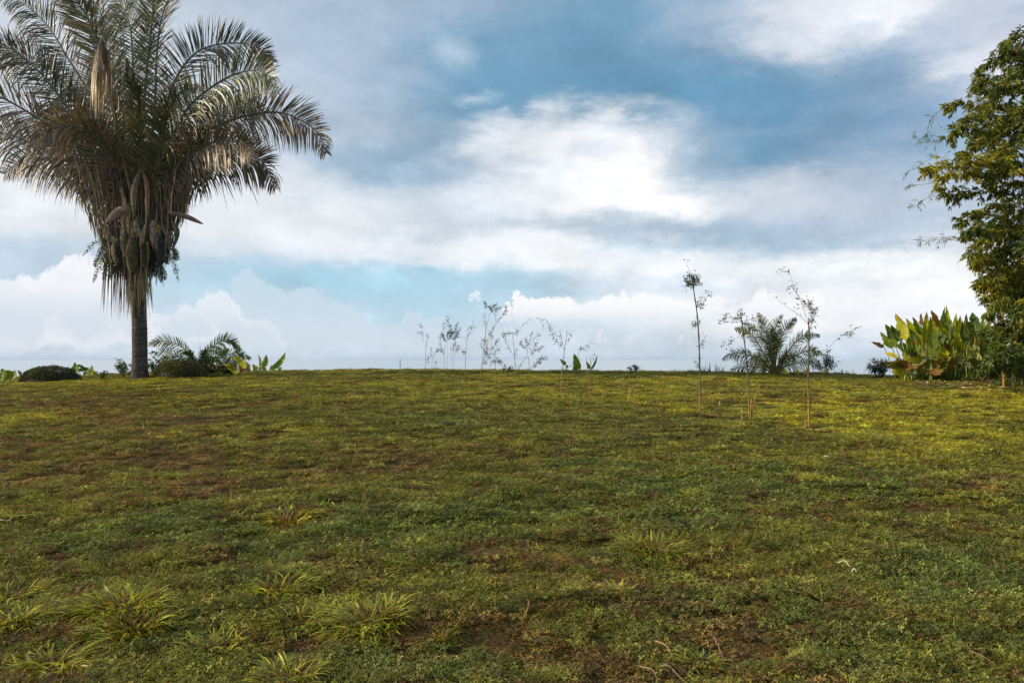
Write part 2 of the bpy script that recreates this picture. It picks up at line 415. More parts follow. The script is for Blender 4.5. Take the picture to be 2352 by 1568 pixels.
# ------------------------------------------------------------------ the lawn
def lawn_patches():
    """small source meshes, kept out of the scene and used only by the lawn's instancer"""
    coll = bpy.data.collections.new('lawn_sources'); objs = []
    rng = np.random.default_rng(5)

    def clover(k):
        mb = MB(); n = 46; r = .085*np.sqrt(rng.random(n)); a = rng.random(n)*6.283
        cx, cy = r*np.cos(a), r*np.sin(a); h = .012+.028*rng.random(n)
        for i in range(n):
            a0 = rng.random()*6.283; tilt = rng.normal(0, .35, 2); sz = .007+.006*rng.random(); sh = .45+1.1*rng.random()
            for q in range(3):
                th = a0+q*2.09; d = np.array((math.cos(th), math.sin(th), 0)); s = np.array((-math.sin(th), math.cos(th), 0))
                c = np.array((cx[i], cy[i], h[i]))
                P = np.array([c+d*sz*.15, c+d*sz*.9-s*sz*.55, c+d*sz*1.7, c+d*sz*.9+s*sz*.55])
                P[:, 2] += (P[:, 0]-c[0])*tilt[0]+(P[:, 1]-c[1])*tilt[1]; P[1, 2] += .002; P[3, 2] += .002
                mb.add(P, [[0, 1, 2, 3]], np.array((1., 1., 1.))*sh)
        return mb

    def blades(n, rad, L0, L1, w, lift, dead, spread):
        mb = MB(); r = rad*np.sqrt(rng.random(n)); a = rng.random(n)*6.283
        P0 = np.stack([r*np.cos(a), r*np.sin(a), np.zeros(n)], 1)
        b = rng.random(n)*6.283; el = lift*(.5+.9*rng.random(n))
        d = np.stack([np.cos(b)*np.cos(el), np.sin(b)*np.cos(el), np.sin(el)], 1); ln = L0+(L1-L0)*rng.random(n)
        P = [P0]; dd = d
        for q in range(3):
            P.append(P[-1]+dd*(ln/3)[:, None]); dd = nrm(dd+np.array((0, 0, -spread))*(.4+rng.random((n, 1))))
        P = np.stack(P, 1); P[..., 2] = np.maximum(P[..., 2], .003)
        W = w*(.6+.8*rng.random((n, 1)))*np.array([[.8, 1, .8, .12]])
        wd = nrm(np.cross(d, (0, 0, 1.))+rng.normal(0, .3, (n, 3)))
        C = np.ones((n, 3))*(.6+.8*rng.random((n, 1)))
        br = rng.random(n) < dead; C[br] *= np.array((1.6, 1.15, .8))
        mb.ribbons(P, W, wd, C); return mb

    for k in range(5): objs.append(clover(k))
    for k in range(5): objs.append(blades(60, .09, .03, .075, .0016, .75, .18, .35))
    for k in range(4): objs.append(blades(46, .09, .025, .06, .0018, .35, .45, .25))
    for k in range(3): objs.append(blades(34, .06, .06, .13, .0024, .9, .12, .45))
    for i, mb in enumerate(objs):
        o = bpy.data.objects.new('lawn_source_%02d' % i, mb.mesh('lawn_source', M_GRASS, False)); coll.objects.link(o)
    return coll


#  patches of the lawn: (X, Y, rx, ry, weight) where they lie on the slope
BROWN_DIM = [(1500, 1530, 900, 60, .35), (300, 1300, 400, 40, .35), (150, 930, 460, 34, .75), (330, 965, 300, 34, .75), (230, 1075, 420, 70, .85), (860, 1075, 190, 45, .65), (1290, 1045, 160, 25, .4), (1250, 1330, 190, 110, .5), (1190, 1455, 140, 60, .9),  # brown patches; the leading entries also paint dimmer light into the near lawn
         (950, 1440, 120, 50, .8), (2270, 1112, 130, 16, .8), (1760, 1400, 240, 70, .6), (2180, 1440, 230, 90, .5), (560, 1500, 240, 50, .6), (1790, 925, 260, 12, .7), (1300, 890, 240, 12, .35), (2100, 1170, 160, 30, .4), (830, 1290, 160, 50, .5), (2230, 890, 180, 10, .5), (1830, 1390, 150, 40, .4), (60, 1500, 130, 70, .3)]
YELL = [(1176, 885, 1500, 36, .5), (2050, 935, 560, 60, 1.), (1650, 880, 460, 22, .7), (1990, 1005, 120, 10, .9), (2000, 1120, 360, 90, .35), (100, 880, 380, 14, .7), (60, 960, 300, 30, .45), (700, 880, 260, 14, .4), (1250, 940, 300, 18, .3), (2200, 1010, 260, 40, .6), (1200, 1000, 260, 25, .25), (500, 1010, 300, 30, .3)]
CLOV_DIM = [(1760, 1130, 300, 70, .9), (1490, 1200, 220, 60, .8), (880, 1210, 420, 110, .7), (240, 1260, 140, 35, 1.), (1620, 1450, 330, 110, .9), (2260, 1320, 240, 70, .9), (470, 1240, 200, 40, .7), (1250, 960, 200, 20, .3), (1000, 1560, 500, 60, .8), (250, 1500, 300, 60, .5), (1950, 1520, 350, 80, .7), (1350, 1110, 260, 45, .4), (640, 1330, 300, 50, .4)]  # clover; its lowest rows also darken the near lawn in place of dimmer light


TUFT_SPOTS = [(668, 1200, 165), (285, 1392, 260), (305, 1452, 250), (640, 1360, 170), (850, 1425, 230), (690, 1440, 170), (20, 1375, 190), (40, 1425, 160), (665, 1560, 200), (110, 1530, 200), (500, 1495, 170), (1510, 1262, 210), (1420, 1350, 90), (1525, 1097, 130), (1690, 1082, 80), (1868, 1098, 60), (1985, 1008, 210), (1722, 966, 60), (1950, 1268, 90), (2290, 1030, 150), (2170, 1060, 110), (30, 1190, 70), (1610, 1520, 110), (2170, 1480, 90)]


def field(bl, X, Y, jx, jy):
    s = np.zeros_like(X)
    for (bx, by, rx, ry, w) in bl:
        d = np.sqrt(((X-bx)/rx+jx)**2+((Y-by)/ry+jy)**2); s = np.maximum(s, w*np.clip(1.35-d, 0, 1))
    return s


def build_lawn():
    coll = lawn_patches(); rng = np.random.default_rng(9)
    bands = [(1.2, 6.2, .050, .80, .95), (6.2, 10.5, .076, 1.0, 1.05), (10.5, 17.5, .11, 1.35, 1.15), (17.5, 33.6, .16, 1.9, 1.2)]
    PX, PY, SX, SZ = [], [], [], []
    for (y0, y1, sp, sc, sz) in bands:
        xm = y1*.66+2.5
        gx, gy = np.meshgrid(np.arange(-xm, xm, sp), np.arange(y0, y1, sp))
        gx = gx.ravel(); gy = gy.ravel()
        gx = gx+rng.uniform(-.5, .5, gx.shape)*sp; gy = gy+rng.uniform(-.5, .5, gx.shape)*sp
        k = np.abs(gx) < gy*.66+2.2
        gx, gy = gx[k], gy[k]; PX.append(gx); PY.append(gy); SX.append(np.full(gx.shape, sc)); SZ.append(np.full(gx.shape, sz))
    x = np.concatenate(PX); y = np.concatenate(PY); sx = np.concatenate(SX); sz = np.concatenate(SZ); n = len(x)
    z = ground(x, y)
    # where each spot shows on the slope, used only to find which patch of the lawn it belongs to
    fy = y*math.cos(PITCH)+(z-EYE)*math.sin(PITCH); uz = -y*math.sin(PITCH)+(z-EYE)*math.cos(PITCH)
    IX = CX+F*x/fy; IY = CY-F*uz/fy
    jx = (fbm(x*1.3, y*1.3, 21)-.5)*2.2; jy = (fbm(x*1.3, y*1.3, 22)-.5)*2.2
    n1 = fbm(x*.9, y*.9, 31); n2 = fbm(x*3.2, y*3.2, 33, 3); n3 = fbm(x*11, y*11, 35, 2); n4 = fbm(x*.35, y*.5, 37, 3)
    b = field(BROWN_DIM, IX, IY, jx, jy)*1.05+(n1-.5)*1.1+(n2-.5)*1.5+(n3-.5)*1.5
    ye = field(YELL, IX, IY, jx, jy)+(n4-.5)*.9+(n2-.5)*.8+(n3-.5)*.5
    cl = field(CLOV_DIM, IX, IY, jx, jy)*1.0+(n2-.5)*.8+(fbm(x*1.1, y*1.1, 41)-.5)*1.3+(n3-.5)*.5
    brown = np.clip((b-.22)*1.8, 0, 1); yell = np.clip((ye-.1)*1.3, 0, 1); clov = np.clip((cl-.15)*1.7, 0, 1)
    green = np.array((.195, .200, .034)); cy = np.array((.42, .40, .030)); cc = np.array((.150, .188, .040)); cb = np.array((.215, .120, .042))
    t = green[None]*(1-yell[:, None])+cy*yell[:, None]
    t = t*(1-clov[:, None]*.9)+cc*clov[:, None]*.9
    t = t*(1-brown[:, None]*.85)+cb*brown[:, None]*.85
    t = t*(.45+1.1*fbm(x*5, y*7, 51, 3))[:, None]*(.55+.9*rng.random(n))[:, None]
    red = (rng.random(n) < .06); t[red] = np.array((.15, .075, .03))
    r = rng.random(n); idx = np.where(r < .5, 5+rng.integers(0, 5, n), rng.integers(0, 5, n))
    idx = np.where((clov > .35) & (r < .88), rng.integers(0, 5, n), idx)
    idx = np.where((brown > .5) & (r < .75), 10+rng.integers(0, 4, n), idx)
    idx = np.where((yell > .45) & (clov < .4) & (brown < .5) & (r < .7), 5+rng.integers(0, 5, n), idx)
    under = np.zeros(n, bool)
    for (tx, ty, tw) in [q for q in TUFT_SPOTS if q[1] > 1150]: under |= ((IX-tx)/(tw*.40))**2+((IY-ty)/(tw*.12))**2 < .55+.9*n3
    idx = np.where(under, 10+rng.integers(0, 4, n), idx); t[under] = np.array((.10, .062, .024)); sz = np.where(under, sz*.45, sz)  # low dead thatch beneath near tufts, tinted dark to stand for their shade
    lng = ~under & (fbm(x*.7+9, y*.7, 61) > .52) & (rng.random(n) < .05) & (brown < .6)
    idx = np.where(lng, 14+rng.integers(0, 3, n), idx)
    rdg = (y > 28.5) & (rng.random(n) < .10); idx = np.where(rdg, 14+rng.integers(0, 3, n), idx); sz = np.where(rdg, sz*rng.uniform(.6, 1.5, n), sz)
    bare = (brown > .8) & (rng.random(n) < .3)
    keep = ~bare
    x, y, z, sx, sz, t, idx = x[keep], y[keep], z[keep], sx[keep], sz[keep], t[keep], idx[keep]; n = len(x)
    me = bpy.data.meshes.new('lawn_grass'); me.vertices.add(n)
    me.vertices.foreach_set('co', np.stack([x, y, z-.004], 1).astype(np.float32).ravel())
    def attr(nm, ty, key, v):
        a = me.attributes.new(nm, ty, 'POINT'); a.data.foreach_set(key, v)
    rot = np.zeros((n, 3)); rot[:, 2] = rng.random(n)*6.283; rot[:, 0] = rng.normal(0, .05, n)
    attr('rot', 'FLOAT_VECTOR', 'vector', rot.astype(np.float32).ravel())
    s3 = np.stack([sx, sx, sz*(.35+.5*rng.random(n)+.6*fbm(x*4, y*4, 71, 2))], 1)*(.85+.35*rng.random((n, 1)))
    attr('scl', 'FLOAT_VECTOR', 'vector', s3.astype(np.float32).ravel())
    attr('idx', 'INT', 'value', idx.astype(np.int32))
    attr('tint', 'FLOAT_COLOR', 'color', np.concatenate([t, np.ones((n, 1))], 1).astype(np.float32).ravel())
    o = bpy.data.objects.new('lawn_grass', me); COL.objects.link(o); o['kind'] = 'stuff'
    o['label'] = 'low patchy lawn of short grass, clover and brown thatch covering the slope'; o['category'] = 'grass'
    g = bpy.data.node_groups.new('scatter_lawn', 'GeometryNodeTree')
    g.interface.new_socket('Geometry', in_out='INPUT', socket_type='NodeSocketGeometry'); g.interface.new_socket('Geometry', in_out='OUTPUT', socket_type='NodeSocketGeometry')
    N = g.nodes; L = g.links
    gi = N.new('NodeGroupInput'); go = N.new('NodeGroupOutput'); ip = N.new('GeometryNodeInstanceOnPoints')
    ci = N.new('GeometryNodeCollectionInfo'); ci.inputs[0].default_value = coll; ci.inputs[1].default_value = True; ci.inputs[2].default_value = True
    def na(nm, ty):
        a = N.new('GeometryNodeInputNamedAttribute'); a.data_type = ty; a.inputs[0].default_value = nm; return a.outputs[0]
    L.new(gi.outputs[0], ip.inputs['Points']); L.new(ci.outputs[0], ip.inputs['Instance']); ip.inputs['Pick Instance'].default_value = True
    L.new(na('idx', 'INT'), ip.inputs['Instance Index']); e2r = N.new('FunctionNodeEulerToRotation'); L.new(na('rot', 'FLOAT_VECTOR'), e2r.inputs[0]); L.new(e2r.outputs[0], ip.inputs['Rotation'])
    L.new(na('scl', 'FLOAT_VECTOR'), ip.inputs['Scale']); L.new(ip.outputs[0], go.inputs[0])
    md = o.modifiers.new('scatter', 'NODES'); md.node_group = g
    print('lawn points', n)


build_lawn()
#@@OBJECTS@@
# ------------------------------------------------------------------ plant kit
def zoomer(x0, y0, sc):
    """reads notes taken from an enlarged crop back into photo units"""
    return lambda x, y: ((x0+x/sc)/1.0625, (y0+y/sc)/1.0625)


UP = np.array((0, 0, 1.))
FRONT = np.array((0, -1., 0))


def world_line(pts, depth, dz=0., n=None):
    k = len(pts); return np.array([at(p[0], p[1], depth+dz*(i/(k-1))**1.5) for i, p in enumerate(pts)])


def jitc(c, n, amt=.2, rng=RNG):
    return np.asarray(c, float)[None]*(1-amt+2*amt*rng.random((n, 1)))


def frond(parent, pts, n=110, L=1.2, w=.022, t0=.1, roll=.35, stiff=(.12, .5), col=(.06, .07, .03), tip=(.2, .14, .07), tipamt=.3, r0=.05, fwd=(.35, 1.0), seed=0, rcol=(.14, .13, .07), split=.06, hang=0., name='frond', label=None, prof=None, mat=None, down_only=False):
    rng = np.random.default_rng(seed+100)
    rc = curve(pts, 48); T = nrm(np.gradient(rc, axis=0)); k = len(rc)
    ln = np.sum(np.linalg.norm(np.diff(rc, axis=0), axis=1))
    rr = r0*(1-.88*np.linspace(0, 1, k))+.004
    ra = MB(); ra.tube(rc, rr, rcol, 6)
    lm = MB()
    for side in (1, -1):
        t = np.sort(t0+(1-t0)*(np.arange(n)+rng.uniform(-.4, .4, n)+.5)/n); t = np.clip(t, 0, .999)
        keep = rng.random(n) > split; t = t[keep]; m = len(t)
        idx = t*(k-1); i = idx.astype(int); f = (idx-i)[:, None]
        P0 = rc[i]*(1-f)+rc[np.minimum(i+1, k-1)]*f; Tt = T[i]
        S = nrm(np.cross(Tt, FRONT)); S = np.where((S[:, 2:3] < 0), -S, S)
        ph = roll+rng.normal(0, .22, m)[:, None]
        sv_ = side*S*np.cos(ph)+FRONT*np.sin(ph)*(1 if side > 0 else .8)
        if down_only: sv_ = nrm(sv_*np.array((.22, .5, .2))-UP*.9)
        fw = (fwd[0]+(fwd[1]-fwd[0])*t)[:, None]
        d = nrm(Tt*fw+sv_+rng.normal(0, .09, (m, 3)))
        p_ = prof(t) if prof else np.minimum(1, .45+1.9*(t-t0))*np.minimum(1, .22+2.2*(1-t))
        l = L*p_*(.82+.3*rng.random(m))*np.where(d[:, 2] > 0, .78, 1.0)
        up = d[:, 2:3] > 0
        g = np.where(up, stiff[0], stiff[1])*(1+hang)*(.6+.8*rng.random((m, 1)))
        K = 6; P = [P0]; dd = d
        for q in range(K-1):
            P.append(P[-1]+dd*(l/(K-1))[:, None]); dd = nrm(dd-UP*g*(.35+.35*q))
        P = np.stack(P, 1)
        W = (w*(.75+.5*rng.random((m, 1))))*np.array([[.5, .9, 1, .85, .55, .1]])
        wd = nrm(Tt+rng.normal(0, .35, (m, 3)))
        c0 = jitc(col, m, .3, rng)[:, None]; br = rng.random((m, 1, 1)) < tipamt
        s = np.linspace(0, 1, K)[None, :, None]; ct = np.asarray(tip)[None, None]*(.7+.6*rng.random((m, 1, 1)))
        mix = np.where(br, np.clip(s*1.5+rng.uniform(-.2, .7, (m, 1, 1)), 0, 1), np.clip((s-.8)*2.5, 0, 1)*.6)
        lm.ribbons(P, W, wd, c0*(1-mix)+ct*mix)
    o = lm.build(name, mat or M_PALM, parent, label=label)
    ra.build('rachis', M_WOOD, o)
    return o


def leaves(mb, P0, d, L, w, col, rng, droop=.3, fold=.0, k=4):
    n = len(P0); L = np.broadcast_to(np.asarray(L, float), (n,)); P = [P0]; dd = nrm(d)
    for q in range(k-1):
        P.append(P[-1]+dd*(L/(k-1))[:, None]); dd = nrm(dd-UP*droop*.5)
    prof = {4: [.15, 1, .75, .05], 3: [.2, 1, .06], 5: [.1, .8, 1, .7, .05]}[k]
    W = (np.broadcast_to(np.asarray(w, float), (n,))[:, None])*np.array([prof])
    wd = nrm(np.cross(nrm(d), rng.normal(0, 1, (n, 3))))
    c = np.asarray(col, float)
    if c.ndim == 1: c = jitc(c, n, .3, rng)
    mb.ribbons(np.stack(P, 1), W, wd, c)


def paddle(parent, base, tip, width, col, edge=None, petiole=None, bow=.15, yaw=0., fold=.25, seed=0, torn=.0, name='leaf', label=None, droop=0., rib=(.25, .27, .09), mb_only=False, tipc=None):
    """a banana-like blade: folded along a raised midrib, wavy and nicked at the edges"""
    rng = np.random.default_rng(seed+500); base = np.asarray(base, float); tip = np.asarray(tip, float)
    ax = tip-base; L = np.linalg.norm(ax); a = ax/L
    S = nrm(np.cross(a, FRONT)); S = nrm(S*math.cos(yaw)+FRONT*math.sin(yaw)); Nn = nrm(np.cross(S, a))
    if Nn[1] > 0: Nn = -Nn
    K = 15; t = np.linspace(0, 1, K)
    C = base+ax*t[:, None]-Nn*(bow*L*np.sin(math.pi*t))[:, None]-UP*(droop*L*t**2.5)[:, None]
    wp = width*.5*np.clip(np.sin(math.pi*np.clip(t*.95+.04, 0, 1)**.72), 0, 1)**.85
    wp = wp*np.clip(t*7+.1, 0, 1)
    cs = np.array([-1, -.55, 0, .55, 1.]); V = np.zeros((K, 5, 3)); Cc = np.zeros((K, 5, 3))
    edge = np.asarray(edge if edge is not None else col, float); col = np.asarray(col, float)
    for j, s in enumerate(cs):
        ww = wp*(1-torn*(rng.random(K) < .3)*rng.random(K)*(abs(s) > .9))*(1+.07*rng.normal(0, 1, K)*(abs(s) > .9))
        V[:, j] = C+S*(s*ww)[:, None]+Nn*(fold*abs(s)*ww+.03*width*rng.normal(0, 1, K)*abs(s))[:, None]
        blotch = np.clip((abs(s)*1.0+t*.9+rng.normal(0, .35, K)-1.25)*2, 0, 1)[:, None] if edge is not col else 0
        Cc[:, j] = (col*(.88+.24*rng.random((K, 1))))*(1-blotch)+edge*blotch
    mb = MB(); i = np.arange(K-1)[:, None]*5+np.arange(4)[None]
    mb.add(V.reshape(-1, 3), np.stack([i, i+1, i+6, i+5], -1).reshape(-1, 4), Cc.reshape(-1, 3))
    o = mb.build(name, M_BIGLEAF, parent, label=label)
    r = MB(); pts = C[:-1]-Nn*.004
    if petiole is not None: pts = np.vstack([curve([petiole, (np.asarray(petiole)+base)/2+S*.03, base], 5)[:-1], pts])
    r.tube(pts, np.linspace(max(.014, width*.06), .003, len(pts)), rib, 5); r.build('midrib', M_WOOD, o)
    return o


# ------------------------------------------------------------------ the tall palm
Z1 = zoomer(0, 0, 2352/820); Z2 = zoomer(0, 380, 2.8)
PD = 27.0


def palm():
    b = base_at(321, PD); t = thing('palm_tree', 'tall shaggy palm with drooping grey-brown fronds and a dark ringed trunk beside the clipped mounds', 'palm tree', b)
    rng = np.random.default_rng(3)
    # trunk with leaf-scar rings
    tr = MB(); top = at(313, 470, PD); zz = np.linspace(b[2]-.15, top[2], 130); f = (zz-b[2])/(top[2]-b[2])
    cx = b[0]+(top[0]-b[0])*f+.03*np.sin(f*6); rr = .245+.07*np.exp(-f*26)-.015*f+.008*(np.arange(130) % 3 == 0)
    tr.tube(np.stack([cx, np.full(130, PD), zz], 1), rr, jitc((.060, .054, .048), 130, .4, rng), 18, .05); tr.build('trunk', M_BARK, t)
    hub = (314, 480)
    F_ = [  # traced ribs, depth run, leaflet length, roll, colour, share of brown leaflets
        ([(330, 500), (352, 400), (372, 290), (400, 190), (450, 122), (520, 100), (590, 108), (626, 142)], 2.5, 1.15, .5, 0, .1),
        ([(335, 500), (370, 380), (410, 285), (446, 232), (512, 184), (570, 163), (612, 170), (634, 215)], -2., 1.25, .45, 1, .2),
        ([(340, 510), (375, 420), (430, 340), (492, 292), (560, 268), (635, 258), (690, 276), (730, 306), (750, 352)], -1., 1.25, .4, 2, .5),
        ([(340, 520), (375, 450), (425, 395), (490, 362), (555, 355), (603, 373), (633, 432)], 1.5, 1.25, .45, 2, .4),
        ([(322, 500), (326, 380), (330, 270), (337, 164), (346, 80), (354, 0), (372, -90), (420, -160)], -1.5, .85, .75, 1, .2),
        ([(326, 500), (345, 360), (356, 240), (360, 130), (372, 40), (400, -20), (450, -40)], 2.5, 1.0, .6, 0, .2),
        ([(310, 500), (300, 360), (298, 250), (305, 150), (298, 60), (275, 5), (240, -40)], 2., 1.0, .3, 1, .1),
        ([(305, 500), (280, 370), (258, 250), (235, 130), (205, 50), (170, -5), (110, -60)], -1.5, 1.2, .5, 3, .45),
        ([(300, 500), (262, 350), (215, 235), (154, 131), (108, 59), (55, 10), (-20, -30)], 1.5, 1.15, .35, 0, .05),
        ([(300, 505), (255, 380), (208, 305), (154, 246), (82, 157), (0, 98), (-80, 62)], -1.5, 1.15, .35, 0, .15),
        ([(298, 510), (245, 405), (180, 335), (98, 279), (0, 223), (-90, 200), (-150, 230)], -2., 1.3, .5, 2, .6),
        ([(298, 515), (246, 430), (164, 377), (66, 328), (0, 305), (-70, 318), (-110, 365)], 1., 1.3, .5, 2, .5),
        ([(300, 505), (275, 330), (255, 190), (240, 88), (226, 10), (200, -60)], 3., .95, .2, 0, .05),
        ([(312, 505), (290, 400), (275, 280), (262, 190), (262, 100), (290, 20), (330, -30)], 3.2, 1.0, .5, 0, .2),
        ([(335, 505), (385, 400), (430, 330), (470, 280), (520, 245), (570, 240), (610, 262)], 3.5, 1.1, .5, 0, .2),
        ([(332, 505), (350, 420), (372, 330), (385, 260), (420, 210), (470, 200)], -3.5, .9, .8, 1, .3),
        ([(300, 510), (260, 440), (200, 380), (130, 350), (60, 360), (10, 400)], 3., 1.2, .5, 2, .5),
        ([(305, 500), (240, 330), (170, 220), (90, 140), (10, 120), (-60, 150)], 3.5, 1.0, .5, 0, .2),
        ([(318, 505), (318, 400), (322, 300), (318, 220), (300, 160), (290, 140)], -4., .8, .9, 1, .3),
        ([(305, 505), (270, 400), (225, 320), (170, 290), (110, 300), (70, 340)], -3.2, 1.1, .6, 2, .6), ([(336, 505), (380, 420), (440, 350), (500, 325), (560, 330), (590, 360)], -3., 1.1, .6, 2, .5),

        ([(308, 505), (292, 380), (270, 300), (240, 240), (200, 210), (160, 220)], 4., 1.1, .6, 0, .3),
 ([(312, 510), (300, 430), (285, 350), (270, 300)], 2., 1.1, .6, 2, .5), ([(328, 510), (340, 430), (355, 360), (375, 320)], 2., 1.1, .6, 2, .5),
        ([(338, 515), (365, 470), (390, 450), (415, 462)], .5, .8, .5, 2, .6)]
    PAL = [(.080, .095, .062), (.125, .145, .065), (.135, .115, .075), (.14, .145, .070)]
    for i, (pts, dz, L, roll, c, br) in enumerate(F_):
        frond(t, world_line(pts, PD, dz), n=250 if len(pts) > 5 else 150, L=L*1.22, w=.023, t0=.05, roll=roll, stiff=(.07, .62), col=PAL[c], tip=(.29, .205, .125), tipamt=br*.8, r0=.06, seed=i, rcol=(.13, .125, .09), split=.12)
    # the snapped frond whose leaflets hang straight down
    pts = world_line([(306, 460), (285, 370), (262, 250), (246, 150), (238, 98), (228, 104), (226, 150)], PD-.5, -3.2)
    frond(t, pts, n=300, L=1.9, w=.020, t0=.42, roll=.2, stiff=(1.4, 1.4), col=(.27, .19, .11), tip=(.36, .26, .15), tipamt=.6, r0=.045, seed=77, hang=.6, down_only=True, name='dead_frond', rcol=(.10, .085, .055), label='snapped dead frond with tan leaflets hanging down', prof=lambda u: np.full_like(u, 1.)*(.35+.65*RNG.random(len(u))))
    # dry leaflets hanging from the lowest leaf bases
    for (X0, X1, Y0, Ya, Yb, n, c) in [(232, 292, 520, 600, 735, 90, (.10, .08, .065)), (292, 345, 610, 660, 745, 110, (.25, .205, .13)), (190, 440, 390, 500, 610, 260, (.15, .115, .08)), (200, 420, 400, 500, 600, 240, (.13, .105, .075)), (220, 410, 380, 450, 570, 340, (.15, .12, .08)), (348, 372, 600, 630, 660, 24, (.06, .055, .05))]:
        mb = MB(); Xs = rng.uniform(X0, X1, n); P = []; wide = X1-X0 > 100
        if wide: Xs = 318+rng.normal(0, .5, n)*(X1-X0)*.75; n = len(Xs)
        for X in Xs:
            d = PD-rng.uniform(.1, .5); ye = rng.uniform(Ya-60*wide, Yb); ye -= wide*min(abs(X-318)*.9, 150)*rng.uniform(.5, 1.1); sw = rng.normal(0, 5)+(X-314)*.04
            P.append([at(X+sw*s+(X-314)*-.1*(1-s), Y0+(ye-Y0)*s-wide*20+rng.normal(0, 2), d) for s in np.linspace(0, 1, 6)])
        P = np.array(P); mb.ribbons(P, .016*np.array([[.5, .9, 1, .9, .6, .15]])*(.6+.8*rng.random((n, 1))), nrm(np.array([[1., 0, 0]])+rng.normal(0, .5, (n, 3))), jitc(c, n, .4, rng))
        mb.build('hanging_leaflets', M_DRY, t, kind='stuff')
    # the funnel of leaflets drooping round the crown shaft
    for part in range(4):
        n = 330; mb = MB(); Xs = np.clip(rng.normal(318, 64, n), 120, 500); P = []
        bot = np.interp(Xs, [120, 190, 225, 255, 300, 340, 380, 405, 440, 500], [445, 500, 575, 630, 650, 650, 620, 560, 490, 440])
        for X, yb in zip(Xs, bot):
            ye = yb-rng.uniform(0, 1)**2*130; l = rng.uniform(70, 135); d = PD+(rng.uniform(-1.1, .9) if ye < 505 or rng.random() < .06 else rng.uniform(-.15, .9)); lean = (X-318)*.16
            P.append([at(X+lean*(1-q)**2-lean*.3*q+rng.normal(0, 1.5), ye-l+l*q, d) for q in np.linspace(0, 1, 6)])
        P = np.array(P); mb.ribbons(P, .019*np.array([[.5, .9, 1, .9, .6, .12]])*(.6+.8*rng.random((n, 1))), nrm(np.array([[1., 0, 0]])+rng.normal(0, .6, (n, 3))), jitc([(.12, .105, .07), (.17, .135, .09), (.10, .10, .065), (.21, .165, .11)][part], n, .4, rng))
        mb.build('leaflet_skirt', M_DRY, t, kind='stuff')
    # old leaf bases clasping the crown shaft
    for k in range(46):
        mb = MB(); a = rng.uniform(-2.2, 2.2); Y0 = rng.uniform(500, 650); l = rng.uniform(70, 150); c0 = at(314, Y0, PD); c1 = at(314, Y0-l, PD)
        dx, dy = math.sin(a), -math.cos(a)
        sp = .30 + (650-Y0)/150*.18
        p = [c0+np.array((dx*.22, dy*.22, 0)), (c0+c1)/2+np.array((dx*sp, dy*sp, 0)), c1+np.array((dx*sp*1.45, dy*sp*1.45, 0))]
        mb.tube(curve(p, 9), np.linspace(.10, .04, 9), jitc((.105, .088, .062), 1, .45, rng)[0], 6, .25); mb.build('leaf_base', M_BARK, t)
    # woody spathes, boat-shaped
    for (pl, w, c) in [([(870, 365), (800, 385), (725, 465)], .30, (.20, .14, .11)), ([(1160, 390), (1270, 415), (1390, 468)], .17, (.13, .10, .08)), ([(915, 420), (915, 230), (968, 82)], .22, (.17, .12, .09)), ([(1010, 420), (1005, 230), (972, 80)], .16, (.21, .13, .085)),
                       ([(1060, 640), (1050, 540), (1045, 440)], .34, (.20, .145, .11)), ([(1180, 640), (1212, 520), (1170, 440)], .14, (.10, .08, .065)), ([(965, 560), (935, 500), (925, 440)], .20, (.20, .16, .11)), ([(800, 740), (780, 650), (800, 560)], .26, (.16, .115, .085)), ([(855, 690), (835, 600), (845, 500)], .2, (.19, .15, .10)),
                       ([(1000, 470), (975, 540), (965, 640), (985, 760)], .16, (.22, .18, .12)), ([(1110, 480), (1150, 560), (1160, 650)], .2, (.12, .10, .085))]:
        q = world_line([Z2(*p) for p in pl], PD-.62); cc = curve(q, 12); S = nrm(np.cross(nrm(np.gradient(cc, axis=0)), FRONT)); mb = MB(); wv = w*.5*np.sin(np.linspace(.12, math.pi-.05, 12))**.7
        V = np.stack([cc-S*wv[:, None]-FRONT*.10*wv[:, None]*4, cc+FRONT*.02, cc+S*wv[:, None]-FRONT*.1*wv[:, None]*4], 1)
        V2 = V+FRONT*.03; i = np.arange(11)[:, None]*3+np.arange(2)[None]; Q = np.stack([i, i+1, i+4, i+3], -1).reshape(-1, 4)
        mb.add(V.reshape(-1, 3), Q, c); mb.add(V2.reshape(-1, 3), Q[:, ::-1], c); mb.build('spathe', M_BARK, t)
    # fruit bunches covered in knobs
    g = (1+5**.5)/2
    for (zx, y0, y1, hw, c, dd) in [(905, 555, 800, 50, (.10, .095, .055), .62), (1098, 520, 745, 46, (.055, .062, .060), .55), (812, 580, 760, 34, (.075, .065, .05), .5), (985, 600, 760, 34, (.10, .09, .055), .58)]:
        mb = MB(); a0 = at(*Z2(zx, y0), PD-dd); a1 = at(*Z2(zx, y1), PD-dd); hwm = hw/2.8/1.0625/F*(PD)
        k = 420; s = (np.arange(k)+.5)/k; th = np.arange(k)*2.399; rad = hwm*np.sin(np.clip(s*1.02+.03, 0, 1)*math.pi)**.5*(1-.25*s)
        core = MB(); mb.tube(a0+(a1-a0)*np.linspace(0, 1, 12)[:, None], hwm*.85*np.sin(np.linspace(.1, math.pi-.1, 12))**.5, np.array(c)*.8, 10)
